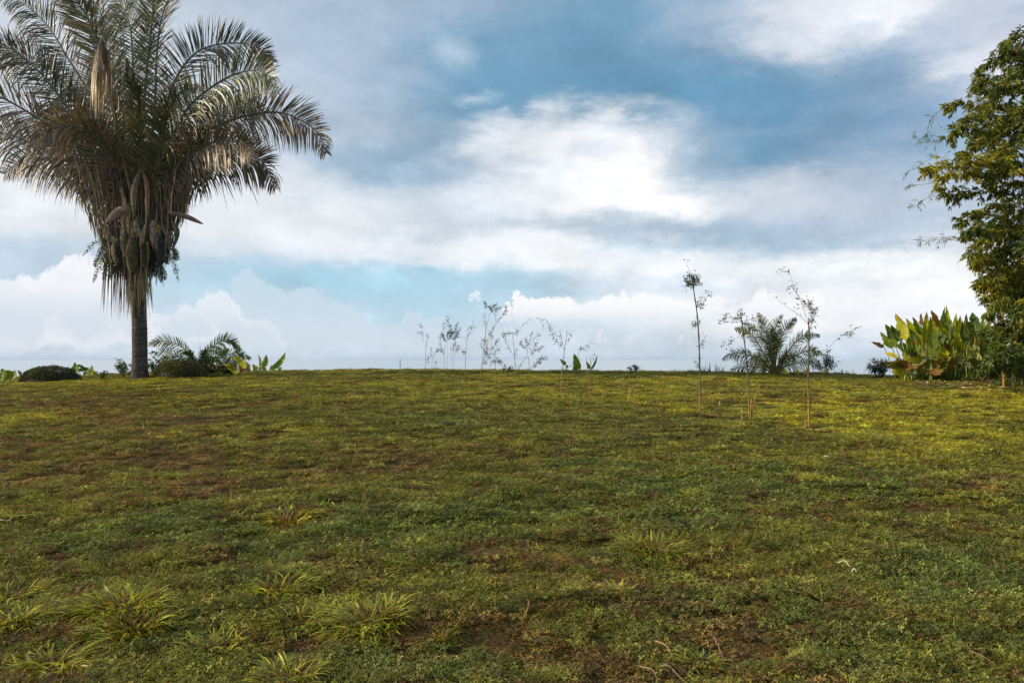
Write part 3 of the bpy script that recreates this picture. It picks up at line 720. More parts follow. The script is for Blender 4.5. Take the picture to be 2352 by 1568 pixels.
        for j in range(k):
            ctr = a0+(a1-a0)*s[j]+np.array((math.cos(th[j])*rad[j], math.sin(th[j])*rad[j], 0)); r = .021*(.8+.4*rng.random()); o_ = np.array((math.cos(th[j]), math.sin(th[j]), -.5)); o_ /= np.linalg.norm(o_)
            e1 = nrm(np.cross(o_, UP)); e2 = np.cross(o_, e1)
            V = [ctr+e1*r, ctr+e2*r, ctr-e1*r, ctr-e2*r, ctr+o_*r*1.7]
            mb.add(V, [[0, 1, 4, 4], [1, 2, 4, 4], [2, 3, 4, 4], [3, 0, 4, 4]] if False else [[0, 1, 4, 3], [1, 2, 3, 4]], np.array(c)*(.6+.8*rng.random()))
        mb.build('fruit_bunch', M_BARK, t, smooth=False)
    # flower stalks, pale green
    for (pl, w) in [([(915, 555), (912, 520), (918, 475)], .08), ([(885, 425), (888, 380), (882, 330)], .08), ([(840, 640), (842, 560), (848, 480)], .07), ([(1020, 700), (1015, 640), (1005, 590)], .07), ([(1092, 545), (1088, 500), (1080, 470)], .06), ([(780, 560), (776, 600), (784, 650)], .07)]:
        q = curve(world_line([Z2(*p) for p in pl], PD-.7), 24); mb = MB(); mb.tube(q, .012, (.2, .22, .08), 5)
        n = 130; P0 = q[rng.integers(0, 24, n)]; leaves(mb, P0, rng.normal(0, 1, (n, 3))-UP*.3, .07, .008, (.17, .2, .06), rng, k=3); mb.build('flower_stalk', M_DRY, t)
    return t


def ferns():
    sets = [('arching green fern growing on the left of the palm crown shaft', [([(775, 560), (700, 575), (620, 620), (568, 682)], 1), ([(775, 560), (720, 590), (680, 660), (665, 720)], 1), ([(775, 600), (720, 690), (670, 780), (636, 870)], 1), ([(775, 700), (740, 730), (720, 790), (705, 850)], 1), ([(770, 700), (710, 700), (660, 720), (650, 760)], 1), ([(780, 720), (765, 800), (740, 850)], 1), ([(780, 570), (745, 555), (705, 540)], 1), ([(770, 640), (720, 640), (675, 690)], 1), ([(790, 720), (800, 780), (812, 830)], 1)]),
            ('small dark fern hanging on the right of the palm crown shaft', [([(1145, 630), (1180, 700), (1205, 780), (1220, 862)], 1), ([(1165, 640), (1200, 650), (1226, 705)], 1), ([(1085, 735), (1095, 800), (1100, 862)], 1), ([(1090, 735), (1118, 790), (1130, 850)], 1), ([(1150, 640), (1150, 700), (1140, 740)], 1), ([(1180, 660), (1200, 680), (1205, 715)], 1)])]
    for si, (lab, L) in enumerate(sets):
        org = at(*Z2(775 if si == 0 else 1140, 640), PD-.45); t = thing('fern', lab, 'fern', org)
        for i, (pl, _) in enumerate(L):
            frond(t, world_line([Z2(*p) for p in pl], PD-.5, -.3+.1*i), n=34, L=.17, w=.013, t0=.05, roll=.3, stiff=(.1, .3), col=(.055, .085, .035), tip=(.12, .12, .03), tipamt=.2, r0=.008, seed=300+si*20+i, rcol=(.07, .08, .03), fwd=(.3, .7), mat=M_LEAF)


palm(); ferns()

# ------------------------------------------------------------------ young palms on the ridge
Z4 = zoomer(1480, 620, 3.485); Z0 = zoomer(0, 780, 3.0947); Z3 = zoomer(980, 620, 4.126); Z5 = zoomer(2050, 600, 4.356)


def coconut():
    Y = 29.0; b = base_at(1790, Y); t = thing('young_palm', 'young dark green coconut palm with a fan of arching fronds on the ridge at right', 'palm', b)
    FR = [([(1405, 1010), (1385, 930), (1330, 830), (1250, 700), (1180, 650), (1098, 628)], 0.5), ([(1412, 1010), (1395, 880), (1355, 750), (1280, 640), (1178, 582)], 1.), ([(1418, 1010), (1405, 860), (1375, 700), (1340, 590), (1290, 505)], .5),
          ([(1425, 1010), (1425, 850), (1428, 700), (1445, 600), (1495, 515)], .8), ([(1432, 1010), (1445, 850), (1480, 720), (1540, 610), (1612, 545)], .3), ([(1440, 1010), (1465, 930), (1530, 840), (1620, 740), (1700, 682), (1812, 690)], 0), ([(1445, 1010), (1480, 950), (1560, 890), (1680, 830), (1760, 815), (1832, 850)], -.6),
          ([(1440, 1015), (1490, 970), (1600, 930), (1750, 920), (1842, 975)], .4), ([(1405, 1010), (1375, 950), (1280, 890), (1180, 850), (1080, 840), (990, 892)], -.5), ([(1400, 1015), (1365, 985), (1270, 958), (1150, 960), (1000, 1018)], .4),
          ([(1420, 1010), (1400, 900), (1392, 800), (1400, 700), (1412, 620)], -1.6), ([(1430, 1010), (1440, 900), (1450, 790), (1440, 710), (1400, 690), (1370, 720)], -1.8),
          ([(1410, 1012), (1350, 930), (1290, 870), (1230, 880)], -1.3), ([(1440, 1012), (1490, 900), (1560, 850), (1620, 870)], -1.2)]
    for i, (pl, dz) in enumerate(FR):
        frond(t, world_line([Z4(*p) for p in pl], Y, dz), n=76, L=.46, w=.013, t0=.2, roll=.05, stiff=(.16, 1.0), col=[(.085, .12, .045), (.18, .21, .04)][i % 3 == 0], tip=(.28, .25, .05), tipamt=.15, r0=.032, seed=400+i, rcol=(.17, .17, .06), fwd=(.7, 1.3), mat=M_LEAF)
    mb = MB(); mb.tube([b-UP*.1, b+UP*.35], [.16, .10], (.13, .10, .06), 10, .2); mb.build('trunk', M_BARK, t)
    return t


def left_palm():
    Y = 28.6; b = base_at(487, Y); t = thing('low_palm', 'low palm with two arching green fronds behind the clipped mound right of the palm trunk', 'palm', b)
    FR = [([(1490, 410), (1465, 300), (1400, 225), (1300, 170), (1210, 158), (1128, 182)], .3, .36), ([(1520, 410), (1545, 280), (1605, 205), (1700, 150), (1770, 168), (1812, 228)], .2, .33), ([(1490, 410), (1430, 335), (1340, 270), (1230, 245), (1130, 255)], .8, .3), ([(1530, 410), (1590, 330), (1700, 268), (1800, 252), (1890, 292)], .8, .3),
          ([(1520, 410), (1560, 310), (1640, 245), (1725, 225)], 1., .3), ([(1540, 410), (1600, 360), (1720, 320), (1830, 330), (1855, 378)], .1, .3), ([(1480, 410), (1400, 330), (1310, 300), (1200, 300)], .5, .3), ([(1500, 410), (1470, 340), (1430, 270), (1400, 240)], -.4, .28), ([(1530, 410), (1560, 360), (1610, 320), (1680, 330)], -.5, .28), ([(1510, 410), (1530, 330), (1540, 270), (1560, 230)], -.4, .28), ([(1540, 410), (1620, 390), (1700, 370), (1770, 390)], -.3, .28)]
    for i, (pl, dz, L) in enumerate(FR):
        frond(t, world_line([Z0(*p) for p in pl], Y, dz), n=62, L=L*1.35, w=.019, t0=.15, roll=.3, stiff=(.04, .35), col=(.085, .135, .05), tip=(.16, .18, .05), tipamt=.1, r0=.024, seed=450+i, rcol=(.13, .16, .06), fwd=(.7, 1.3), mat=M_LEAF)
    mb = MB(); mb.tube([b-UP*.1, b+UP*.3], [.10, .07], (.1, .09, .05), 8, .2); mb.build('trunk', M_BARK, t)


coconut(); left_palm()


# ------------------------------------------------------------------ shrubs
def bush(name, lab, cat, X, depth, w_px, h_px, n=2200, col=(.06, .085, .03), L=.05, wl=.016, stems=9, dome=False, airy=0., seed=0, group=None, col2=None):
    rng = np.random.default_rng(seed+900); b = base_at(X, depth); s = depth/F; hw = w_px*s/2; hh = h_px*s
    t = thing(name, lab, cat, b, group)
    if dome:
        th = rng.random(n)*6.283; ph = np.arccos(rng.random(n)**1.0); d = np.stack([np.sin(ph)*np.cos(th), np.sin(ph)*np.sin(th), np.cos(ph)], 1)
        bump = 1+.10*(fbm(th*1.6, ph*3+7, seed, 3)-.5)*2
        P0 = b+d*np.array((hw, hw*.8, hh))*(bump*rng.uniform(.86, 1.02, n))[:, None]; P0[:, 2] = np.maximum(P0[:, 2], b[2])
        c = jitc(np.array(col)*1.4, n, .7, rng)
        if col2 is not None: k = rng.random(n) < .18; c[k] = jitc(col2, k.sum(), .3, rng)
        mb = MB(); leaves(mb, P0, d+rng.normal(0, .5, (n, 3)), L*(.6+.8*rng.random(n)), wl, c, rng, k=4)
        core = MB(); K = 10; tt = np.linspace(0, math.pi/2, K)
        core.tube(b+np.stack([0*tt, 0*tt, np.sin(tt)*hh*.84], 1)-UP*.05, np.maximum(np.cos(tt), .02)*hw*.80, (.035, .034, .018), 18, .1)
        f = mb.build('foliage', M_LEAF, t); core.build('twigs', M_WOOD, t)  # twigs is one solid dark body filling the leaf dome
        return t
    st = MB(); lv = MB(); ends = []
    for k in range(stems):
        a = rng.uniform(-1, 1); y = rng.uniform(-.6, .6); top = b+np.array((a*hw, y*hw, hh*(1-.35*abs(a))*rng.uniform(.75, 1.05)))
        q = curve([b+np.array((a*.06, y*.06, -.03)), b+(top-b)*.55+rng.normal(0, .04, 3), top], 10); st.tube(q, np.linspace(.012, .003, 10), (.09, .075, .05), 5)
        for j in range(4, 10):
            for m in range(3):
                e = q[j]+rng.normal(0, 1, 3)*np.array((.2, .2, .14))*hw*.8; e[2] = max(e[2], b[2]+.04); st.tube(curve([q[j], (q[j]+e)/2+UP*.02, e], 4), .0025, (.09, .08, .05), 3); ends.append((q[j], e))
    E = np.array([e[1] for e in ends]); S = np.array([e[0] for e in ends]); m = rng.integers(0, len(E), n); f = rng.uniform(.3, 1.05, (n, 1))
    P0 = S[m]*(1-f)+E[m]*f+rng.normal(0, .018+airy, (n, 3)); leaves(lv, P0, nrm(E[m]-S[m])+rng.normal(0, .8, (n, 3)), L*(.7+.6*rng.random(n)), wl, col, rng)
    lv.build('foliage', M_LEAF, t); st.build('stem', M_WOOD, t)
    return t


bush('clipped_shrub', 'low rounded dark shrub left of the palm, between big leaves', 'shrub', 117, 27.2, 130, 34, 9000, (.035, .048, .028), .045, .012, dome=True, seed=1, group='clipped mounds beside the palm', col2=(.11, .10, .07))
bush('clipped_shrub', 'low rounded brown-green shrub just right of the palm trunk', 'shrub', 413, 27.0, 122, 40, 9000, (.050, .062, .024), .045, .012, dome=True, seed=2, group='clipped mounds beside the palm', col2=(.14, .085, .045))
bush('leafy_bush', 'loose leafy bush touching the left side of the palm trunk', 'bush', 288, 27.6, 62, 44, 420, (.075, .115, .035), .085, .022, 7, seed=3)
bush('leafy_bush', 'green leafy bush filling the gap between palm trunk and clipped mound', 'bush', 357, 28.2, 60, 48, 500, (.085, .12, .03), .08, .022, 7, seed=4)
bush('leafy_bush', 'dark bush under the low palm, right of the clipped mound', 'bush', 455, 28.2, 80, 42, 900, (.045, .07, .03), .07, .02, 8, seed=5)
bush('leafy_bush', 'dark round bush at the right foot of the low palm', 'bush', 512, 28.0, 62, 38, 800, (.04, .06, .028), .07, .018, 8, seed=6)
bush('weed', 'sprawling low weed on the grass edge left of the leafy bush', 'weed', 236, 27.5, 46, 20, 120, (.07, .11, .035), .07, .02, 4, seed=7)
bush('small_shrub', 'tiny feathery shrub on the bare ridge right of the sapling row', 'shrub', 1456, 29.5, 34, 20, 350, (.05, .075, .035), .04, .012, 6, seed=8)
bush('small_shrub', 'airy grey-green shrub just right of the coconut palm', 'shrub', 1893, 28.8, 52, 50, 900, (.055, .075, .04), .045, .015, 10, airy=.02, seed=9)
bush('small_shrub', 'airy dark shrub at the left foot of the big banana-like clump', 'shrub', 2020, 26.8, 74, 52, 1500, (.045, .065, .035), .05, .016, 12, airy=.02, seed=10)
bush('small_shrub', 'low dark shrub under the big banana-like clump, beside its trunk', 'shrub', 2062, 26.5, 50, 26, 800, (.04, .06, .022), .06, .018, 8, seed=11)
bush('weed', 'pale low weed in front of the tall planted cane cluster', 'weed', 1162, 29.5, 28, 20, 60, (.11, .14, .05), .07, .026, 3, seed=12)


def grass_clump(lab, X, depth, w_px, h_px, n, col, seed, cat='grass', name='tall_grass', wl=.008, lean=.25, group=None):
    rng = np.random.default_rng(seed+1300); b = base_at(X, depth); s = depth/F; P0 = b+np.stack([rng.uniform(-.5, .5, n)*w_px*s, rng.normal(0, .12, n), np.full(n, -.02)], 1)
    P0[:, 2] = ground(P0[:, 0], P0[:, 1])-.02
    mb = MB(); L = h_px*s*rng.uniform(.35, 1.05, n); leaves(mb, P0, UP+rng.normal(0, lean, (n, 3)), L, wl, jitc(col, n, .35, rng), rng, droop=.25, k=5)
    return single(mb, name, lab, cat, M_LEAF, b, group)


grass_clump('short fine grass on the ridge left of the thin tall cane', 1588, 29.6, 14, 16, 14, (.10, .13, .05), 1)
grass_clump('upright tall grass clump on the ridge, right of the tallest cane', 1630, 29.6, 60, 30, 70, (.09, .13, .045), 2)
grass_clump('low spiky grass on the ridge between airy shrub and banana-like clump', 1940, 28.4, 56, 22, 60, (.09, .12, .05), 3)
grass_clump('few dark seed stalks rising from the tall grass on the ridge', 1636, 29.8, 36, 48, 8, (.05, .05, .035), 4, wl=.004, lean=.06, name='seed_stalks')
grass_clump('green ferny undergrowth in front of the banana-like clump', 2190, 25.4, 150, 34, 1300, (.11, .19, .025), 5, name='undergrowth', cat='undergrowth')
grass_clump('light green low ferns at the left front of the banana-like clump', 2120, 25.6, 90, 24, 500, (.2, .26, .03), 6, name='undergrowth', cat='undergrowth')
grass_clump('thin bare stalk standing above the low palm', 456, 28.6, 2, 96, 3, (.05, .05, .045), 7, wl=.006, lean=.02, name='bare_stalk', cat='stalk')
grass_clump('two hair-thin stalks above the leftmost clipped mound', 138, 27.3, 40, 50, 4, (.07, .07, .055), 8, wl=.003, lean=.04, name='bare_stalk', cat='stalk')

GR = (.155, .235, .03); YG = (.40, .41, .022); DK = (.07, .11, .035); PA = (.34, .36, .17); BR = (.30, .14, .055); YE = (.62, .50, .02); DB = (.15, .095, .06)


def leafy_plant(name, lab, cat, X, depth, L, conv, seed, petY=None):
    b = base_at(X, depth); t = thing(name, lab, cat, b)
    rng = np.random.default_rng(seed)
    for i, (bx, by, tx, ty, w, c, e) in enumerate(L):
        A = conv(bx, by); B = conv(tx, ty); dd = rng.uniform(-.25, .35); wm = w*depth/F
        pet = b+np.array((rng.uniform(-.1, .1)+.5*(at(*A, depth)[0]-b[0]), dd, 0)); pet[2] = float(ground(pet[0], pet[1]))-.03
        paddle(t, at(*A, depth+dd), at(*B, depth+dd+rng.uniform(-.25, .25)), wm, c, e, petiole=pet, yaw=rng.uniform(-.1, .8), seed=seed*31+i, torn=.25)
    return t


idc = lambda x, y: (x, y)
leafy_plant('banana_plant', 'cluster of broad green leaves cut off by the left edge of the photo', 'plant', 20, 26.8, [(8, 872, 4, 846, 34, GR, GR), (26, 870, 14, 850, 30, GR, GR), (30, 870, 34, 849, 16, PA, GR), (52, 868, 40, 850, 22, (.12, .14, .07), GR), (-20, 872, -30, 840, 30, GR, GR)], idc, 3)
leafy_plant('banana_plant', 'broad-leaved plant with tattered leaves right of the leftmost clipped mound', 'plant', 185, 27.6, [(168, 860, 172, 832, 22, GR, GR), (178, 850, 205, 845, 10, DK, GR), (197, 862, 199, 843, 22, DK, GR), (206, 862, 210, 838, 16, GR, YG), (222, 860, 204, 850, 12, YG, GR), (176, 838, 196, 844, 6, DK, DK)], idc, 4)
leafy_plant('banana_plant', 'yellow-green broad leaves leaning beside the low palm', 'plant', 535, 27.9, [(512, 858, 487, 844, 12, GR, YG), (548, 856, 516, 836, 15, YG, YE), (566, 846, 534, 816, 16, YG, YE), (575, 852, 560, 832, 20, (.16, .11, .05), BR), (560, 854, 548, 838, 16, BR, YG), (590, 852, 580, 836, 14, YG, BR), (596, 852, 592, 812, 12, (.15, .18, .07), YG), (606, 844, 612, 814, 14, GR, YG), (610, 852, 600, 840, 12, PA, GR)], idc, 5)
leafy_plant('banana_plant', 'tilted green banana-like leaf pointing up right, at the end of the left group', 'plant', 636, 28.2, [(630, 848, 656, 809, 14, GR, YG), (622, 850, 646, 822, 12, GR, GR), (636, 850, 648, 843, 10, GR, GR), (620, 850, 624, 838, 10, GR, GR)], idc, 6)
leafy_plant('banana_plant', 'small plant with one sideways green leaf low among the saplings', 'plant', 1296, 29, [(1300, 838, 1286, 824, 9, GR, GR), (1300, 838, 1306, 843, 6, GR, GR)], idc, 7)
leafy_plant('banana_plant', 'plant with a pair of upright pointed leaves on the ridge in the sapling row', 'plant', 1324, 29, [(1324, 848, 1318, 812, 16, GR, GR), (1332, 850, 1322, 815, 11, GR, PA), (1318, 852, 1328, 838, 14, GR, GR)], idc, 8)
leafy_plant('banana_plant', 'two narrow pointed leaves crossing at the foot of a thin cane', 'plant', 1352, 29, [(1354, 848, 1346, 829, 9, GR, GR), (1356, 850, 1372, 814, 7, DK, GR)], idc, 9)
leafy_plant('banana_plant', 'yellowish small leaves under the coconut palm', 'plant', 1842, 28.3, [(1836, 858, 1828, 846, 8, YG, YE), (1850, 858, 1854, 846, 8, YG, GR), (1890, 858, 1904, 846, 7, YE, YG), (1810, 858, 1796, 852, 12, YE, YG), (1797, 858, 1800, 845, 10, PA, YE)], idc, 10)


def big_clump():
    D = 25.8; b = base_at(2160, D); t = thing('banana_clump', 'big clump of banana-like leaves, yellow-green and brown, left of the bamboo', 'plant clump', b)
    rng = np.random.default_rng(8); k = 1/(4.356*1.0625)*D/F
    LS = [(700, 1010, 590, 710, 115, YG, BR), (870, 1060, 700, 760, 85, YG, GR), (860, 950, 770, 740, 60, GR, YG), (890, 1050, 925, 690, 85, YG, GR), (1010, 1110, 960, 740, 105, GR, YG), (1050, 870, 965, 675, 72, BR, BR), (1190, 1020, 1040, 780, 80, YG, YE), (1160, 930, 1095, 675, 62, GR, PA), (1170, 880, 1165, 770, 50, PA, GR),
          (1215, 1000, 1215, 840, 75, DK, GR), (1245, 1080, 1285, 780, 85, YG, YE), (1290, 1040, 1345, 700, 70, DK, DB), (1390, 980, 1350, 790, 110, GR, DK), (1450, 900, 1405, 690, 105, (.12, .17, .06), GR), (560, 1090, 430, 905, 85, GR, YG), (600, 1090, 480, 815, 90, GR, GR), (660, 1020, 540, 830, 85, DK, GR), (740, 930, 620, 800, 70, YG, BR), (470, 1075, 330, 1005, 45, DB, DB),
          (865, 850, 860, 708, 45, DB, BR), (620, 1185, 470, 1130, 45, YE, YE), (820, 1180, 680, 1090, 85, DK, GR), (750, 1110, 590, 1050, 90, DK, GR), (900, 1260, 720, 1190, 75, YG, BR), (1120, 1315, 900, 1195, 60, (.25, .22, .09), YG), (1040, 1180, 930, 1090, 85, GR, GR), (1245, 1260, 1080, 1180, 85, BR, PA), (1150, 1190, 1030, 1120, 70, YE, YE), (1100, 1235, 1000, 1160, 70, PA, GR),
          (1140, 1170, 1090, 1080, 60, YG, YG), (1300, 1255, 1205, 1120, 95, PA, GR), (1230, 1150, 1140, 1070, 55, YG, BR), (1380, 1130, 1300, 1035, 105, YG, YE), (1420, 1200, 1360, 1080, 80, PA, GR), (1475, 1225, 1405, 1100, 90, PA, YG), (1480, 1105, 1375, 1030, 60, PA, BR), (1340, 1015, 1480, 940, 45, BR, BR), (1440, 1060, 1525, 1000, 50, BR, PA), (1360, 1345, 1480, 1265, 40, GR, YG), (700, 1320, 840, 1265, 50, BR, PA),
          (900, 1345, 985, 1290, 50, BR, PA), (1250, 1090, 1190, 1040, 90, GR, GR), (900, 1000, 930, 860, 60, DK, GR), (1100, 1040, 1060, 900, 110, DK, GR), (1350, 1010, 1300, 830, 100, DK, GR), (1500, 960, 1440, 830, 80, GR, GR), (800, 1000, 740, 880, 70, DK, GR), (1000, 950, 1040, 820, 70, GR, BR), (560, 990, 500, 880, 60, DK, GR), (700, 1120, 640, 1010, 90, DK, BR), (830, 1050, 760, 960, 80, BR, DB), (1150, 1120, 1090, 1010, 90, DB, BR), (1540, 1340, 1600, 1260, 40, PA, BR), (1660, 1300, 1720, 1230, 40, YG, BR)]
    for i, (bx, by, tx, ty, w, c, e) in enumerate(LS):
        dd = rng.uniform(-.5, .6)*(1 if by < 1150 else 0)-(.5 if by > 1150 else 0)
        A = at(*Z5(bx, by), D+dd); B = at(*Z5(tx, ty), D+dd+rng.uniform(-.35, .35)); pet = np.array((A[0]*.75+b[0]*.25+rng.uniform(-.1, .1), D+dd+.1, 0)); pet[2] = float(ground(pet[0], pet[1]))-.02
        paddle(t, A, B, w*k*1.08, c, e, petiole=pet, yaw=rng.uniform(-.1, 1.0), bow=rng.uniform(-.06, .16), seed=700+i, torn=.45, droop=rng.uniform(0, .08))
    for i in range(64):   # leaves standing further back in the clump
        X = rng.uniform(2075, 2300); h = rng.uniform(60, 130)*(1-.5*abs(X-2185)/130); A = at(X, 850-rng.uniform(0, 50), D+rng.uniform(.6, 1.8)); B = A+np.array((rng.uniform(-.35, .35), rng.uniform(-.3, .3), h*D/F))
        pet = np.array((A[0], A[1], float(ground(A[0], A[1])))); paddle(t, A, B, rng.uniform(.22, .32), [GR, GR, GR, YG][rng.integers(4)], [GR, BR][rng.integers(2)], petiole=pet, yaw=rng.uniform(-.2, 1.0), seed=800+i, torn=.3)
    for i in range(60):   # low, broken and yellowing leaves that close the foot of the clump
        X = rng.uniform(2075, 2285); dd = rng.uniform(-.7, .3); A = at(X, rng.uniform(840, 868), D+dd); B = A+np.array((rng.uniform(-.7, .7), rng.uniform(-.3, .2), rng.uniform(.0, .75)))
        pet = np.array((A[0], A[1]+.05, float(ground(A[0], A[1])))); paddle(t, A, B, rng.uniform(.2, .38), [DK, GR, YG, GR, PA, BR][rng.integers(6)], [GR, BR, YG][rng.integers(3)], petiole=pet, yaw=rng.uniform(-.2, 1.0), seed=900+i, torn=.5, droop=.1)
    for i, (X, w, h) in enumerate([(2080, .09, 34), (2105, .06, 30), (2135, .07, 40), (2168, .07, 44), (2200, .06, 44), (2230, .07, 40)]):
        p = base_at(X, D+.2); mb = MB(); q = p+UP*h*D/F; mb.tube(curve([p-UP*.05, (p+q)/2+np.array((.03, 0, 0)), q], 8), np.linspace(w, w*.6, 8), (.16, .12, .07), 8, .2); mb.build('stem', M_WOOD, t)


big_clump()


def litter_heap():
    rng = np.random.default_rng(12); D = 24.6; b = base_at(2330, D); n = 900; mb = MB()
    x = rng.normal(0, .75, n); y = rng.normal(0, .3, n); P0 = b+np.stack([x, y, .42*np.exp(-(x/.8)**2-(y/.35)**2)*rng.random(n)], 1)
    d = rng.normal(0, 1, (n, 3))*np.array((1, .6, .4)); leaves(mb, P0, d, rng.uniform(.15, .5, n), .012, jitc((.12, .065, .045), n, .5, rng), rng, droop=.3, k=4)
    o = single(mb, 'leaf_heap', 'heap of dead brown leaves and twigs at the foot of the bamboo', 'leaf heap', M_DRY, b)
    n = 420; X = rng.uniform(2090, 2600, n); rowo = rng.uniform(10, 26, n)**1.0; mb = MB(); P = []
    for i in range(n):
        p = on_ground(X[i], np.interp(X[i], CR_X, CR_Y)+rng.uniform(4, 22+ (X[i]-2090)*.03), 27); p[2] += .05; P.append(p)
    leaves(mb, np.array(P), rng.normal(0, 1, (n, 3))*np.array((1, 1, .15)), rng.uniform(.06, .22, n), .016, jitc((.32, .25, .15), n, .5, rng), rng, droop=.1)
    o = mb.build('leaf_litter', M_DRY); o['kind'] = 'stuff'; o['label'] = 'scatter of dry tan leaves lying on the grass in front of the bamboo'; o['category'] = 'leaf litter'


litter_heap()


# ------------------------------------------------------------------ the bamboo at the right edge
def bamboo():
    D = 22.5; b = base_at(2380, D); t = thing('bamboo', 'tall leafy bamboo thicket with yellow-green foliage leaning in from the right edge', 'bamboo', b)
    rng = np.random.default_rng(21)

    def bough(pts, dz, dens=1., d0=None, seed=0, ll=.19, yel=None, sparse=False, rad=.012):
        r = np.random.default_rng(seed); dd = d0 if d0 is not None else D+r.uniform(-1.3, 1.6); q = curve(world_line(pts, dd, dz), 26); ln = np.sum(np.linalg.norm(np.diff(q, axis=0), axis=1))
        st = MB(); lv = MB(); st.tube(q, np.linspace(rad, .003, 26), (.11, .11, .05), 5); T = nrm(np.gradient(q, axis=0))
        nt = int(ln*(15 if not sparse else 7)*dens); PL, DL, CL = [], [], []
        bc = np.array((.075, .120, .022))*(1-yel)+np.array((.42, .37, .012))*yel
        for k in range(nt):
            s = r.uniform(.12, 1)**.8; i = min(int(s*25), 24); p = q[i]; l = (.5*(1-s)+.18)*r.uniform(.5, 1.2)*(.65 if sparse else 1); d = nrm(T[i]*.8+r.normal(0, .75, 3)+UP*.1); e = p+d*l-UP*l*l*.25
            w = curve([p, (p+e)/2+UP*.04, e], 6); st.tube(w, .0025, (.12, .12, .05), 3)
            for m in range(r.integers(2, 5) if not sparse else r.integers(1, 3)):
                c = w[r.integers(1, 6)]; nn = r.integers(4, 8) if not sparse else r.integers(1, 4); ya = r.uniform(-1.3, 1.3, nn)
                base_d = nrm(d+r.normal(0, .35, 3)); sd_ = nrm(np.cross(base_d, UP)); dirs = base_d[None]*np.cos(ya)[:, None]+sd_[None]*np.sin(ya)[:, None]-UP*r.uniform(.2, 1.1, (nn, 1))
                PL.append(np.repeat(c[None], nn, 0)+r.normal(0, .015, (nn, 3))); DL.append(dirs); CL.append(np.repeat((bc*(.75+.5*r.random()))[None], nn, 0))
        PL = np.concatenate(PL); n = len(PL); C = np.concatenate(CL)*(.75+.5*r.random((n, 1))); u = r.random(n) < .05; C[u] = np.array((.26, .17, .04))
        leaves(lv, PL, np.concatenate(DL), ll*r.uniform(.55, 1.15, n), .0185 if not sparse else .010, C, r, droop=.35)
        o = st.build('bough', M_WOOD, t); lv.build('leaves', M_BAMBOO, o)

    E = [  # traced outline sprays: (points, yellow share, sparse)
        ([(2430, 190), (2400, 120), (2370, 88), (2335, 84), (2298, 112)], .1, 0), ([(2440, 230), (2390, 150), (2340, 118), (2300, 125), (2262, 152)], .1, 0), ([(2420, 260), (2370, 190), (2320, 170), (2280, 195), (2245, 168)], .1, 0), ([(2440, 300), (2380, 225), (2320, 200), (2270, 215), (2238, 190)], .2, 0),
        ([(2430, 330), (2360, 265), (2290, 240), (2230, 238), (2168, 250)], .35, 0), ([(2420, 360), (2350, 300), (2290, 272), (2230, 270), (2200, 290)], .25, 0), ([(2430, 390), (2360, 330), (2280, 306), (2210, 300), (2178, 320)], .15, 0), ([(2420, 410), (2340, 350), (2270, 330), (2230, 345), (2200, 370)], .15, 0), ([(2170, 250), (2140, 270), (2124, 320)], .1, 1), ([(2180, 318), (2130, 328), (2092, 312)], .1, 1), ([(2180, 312), (2140, 325), (2096, 312)], .1, 1),
        ([(2430, 450), (2350, 400), (2260, 380), (2180, 376), (2120, 400)], .6, 0), ([(2420, 470), (2350, 425), (2270, 405), (2200, 400), (2140, 425)], .7, 0), ([(2200, 372), (2150, 362), (2110, 380)], .2, 1), ([(2140, 395), (2105, 388), (2070, 405)], .2, 1), ([(2150, 420), (2110, 425), (2080, 430)], .2, 1),
        ([(2420, 500), (2340, 455), (2260, 440), (2200, 450), (2160, 440)], .1, 0), ([(2240, 440), (2180, 442), (2130, 455), (2095, 480)], .05, 1), ([(2420, 530), (2340, 480), (2260, 480), (2200, 520)], .15, 0), ([(2420, 560), (2340, 510), (2270, 510), (2215, 545)], .15, 0), ([(2400, 590), (2330, 540), (2270, 545), (2225, 590)], .3, 0), ([(2250, 560), (2180, 545), (2110, 555)], .05, 1), ([(2230, 560), (2170, 550), (2090, 560)], .05, 1),
        ([(2420, 620), (2350, 570), (2290, 580), (2240, 620)], .2, 0), ([(2420, 650), (2360, 610), (2300, 620), (2262, 650)], .2, 0), ([(2430, 680), (2370, 640), (2310, 650), (2262, 690)], .15, 0), ([(2430, 720), (2370, 680), (2310, 690), (2268, 735)], .15, 0), ([(2430, 760), (2370, 720), (2320, 735), (2280, 770)], .1, 0), ([(2430, 790), (2360, 760), (2310, 770), (2275, 800)], .1, 0), ([(2430, 820), (2360, 790), (2310, 800), (2290, 830)], .05, 0),
        ([(2420, 560), (2375, 590), (2345, 640), (2325, 700)], .9, 0), ([(2430, 540), (2385, 580), (2350, 620), (2340, 665)], .9, 0), ([(2430, 600), (2400, 640), (2365, 690), (2350, 740)], .7, 0)]
    for i, (p, y, sp) in enumerate(E):
        bough(p, rng.uniform(-.8, .6), 1.25, seed=1000+i, yel=y, sparse=bool(sp), rad=.006 if sp else .012, d0=D+rng.uniform(-.9, .9))
    for i in range(210):    # the body of the thicket, running on beyond the frame
        Y = rng.uniform(110, 860) if i % 3 else rng.uniform(600, 865); lft = np.interp(Y, [100, 200, 300, 400, 500, 600, 700, 850], [2330, 2280, 2250, 2225, 2235, 2262, 2285, 2300]); X0 = rng.uniform(lft+60, 2600 if i < 110 else 2760); sgn = -1 if rng.random() < .75 else 1
        l = rng.uniform(70, 130); up = rng.uniform(10, 60)
        bough([(X0, Y+up), (X0+sgn*l*.5, Y), (X0+sgn*l, Y+rng.uniform(10, 60))], rng.uniform(-.8, .8), 1.5, seed=1200+i, yel=rng.choice([.0, .05, .1, .4]), d0=D+rng.uniform(-1.2, 1.8))
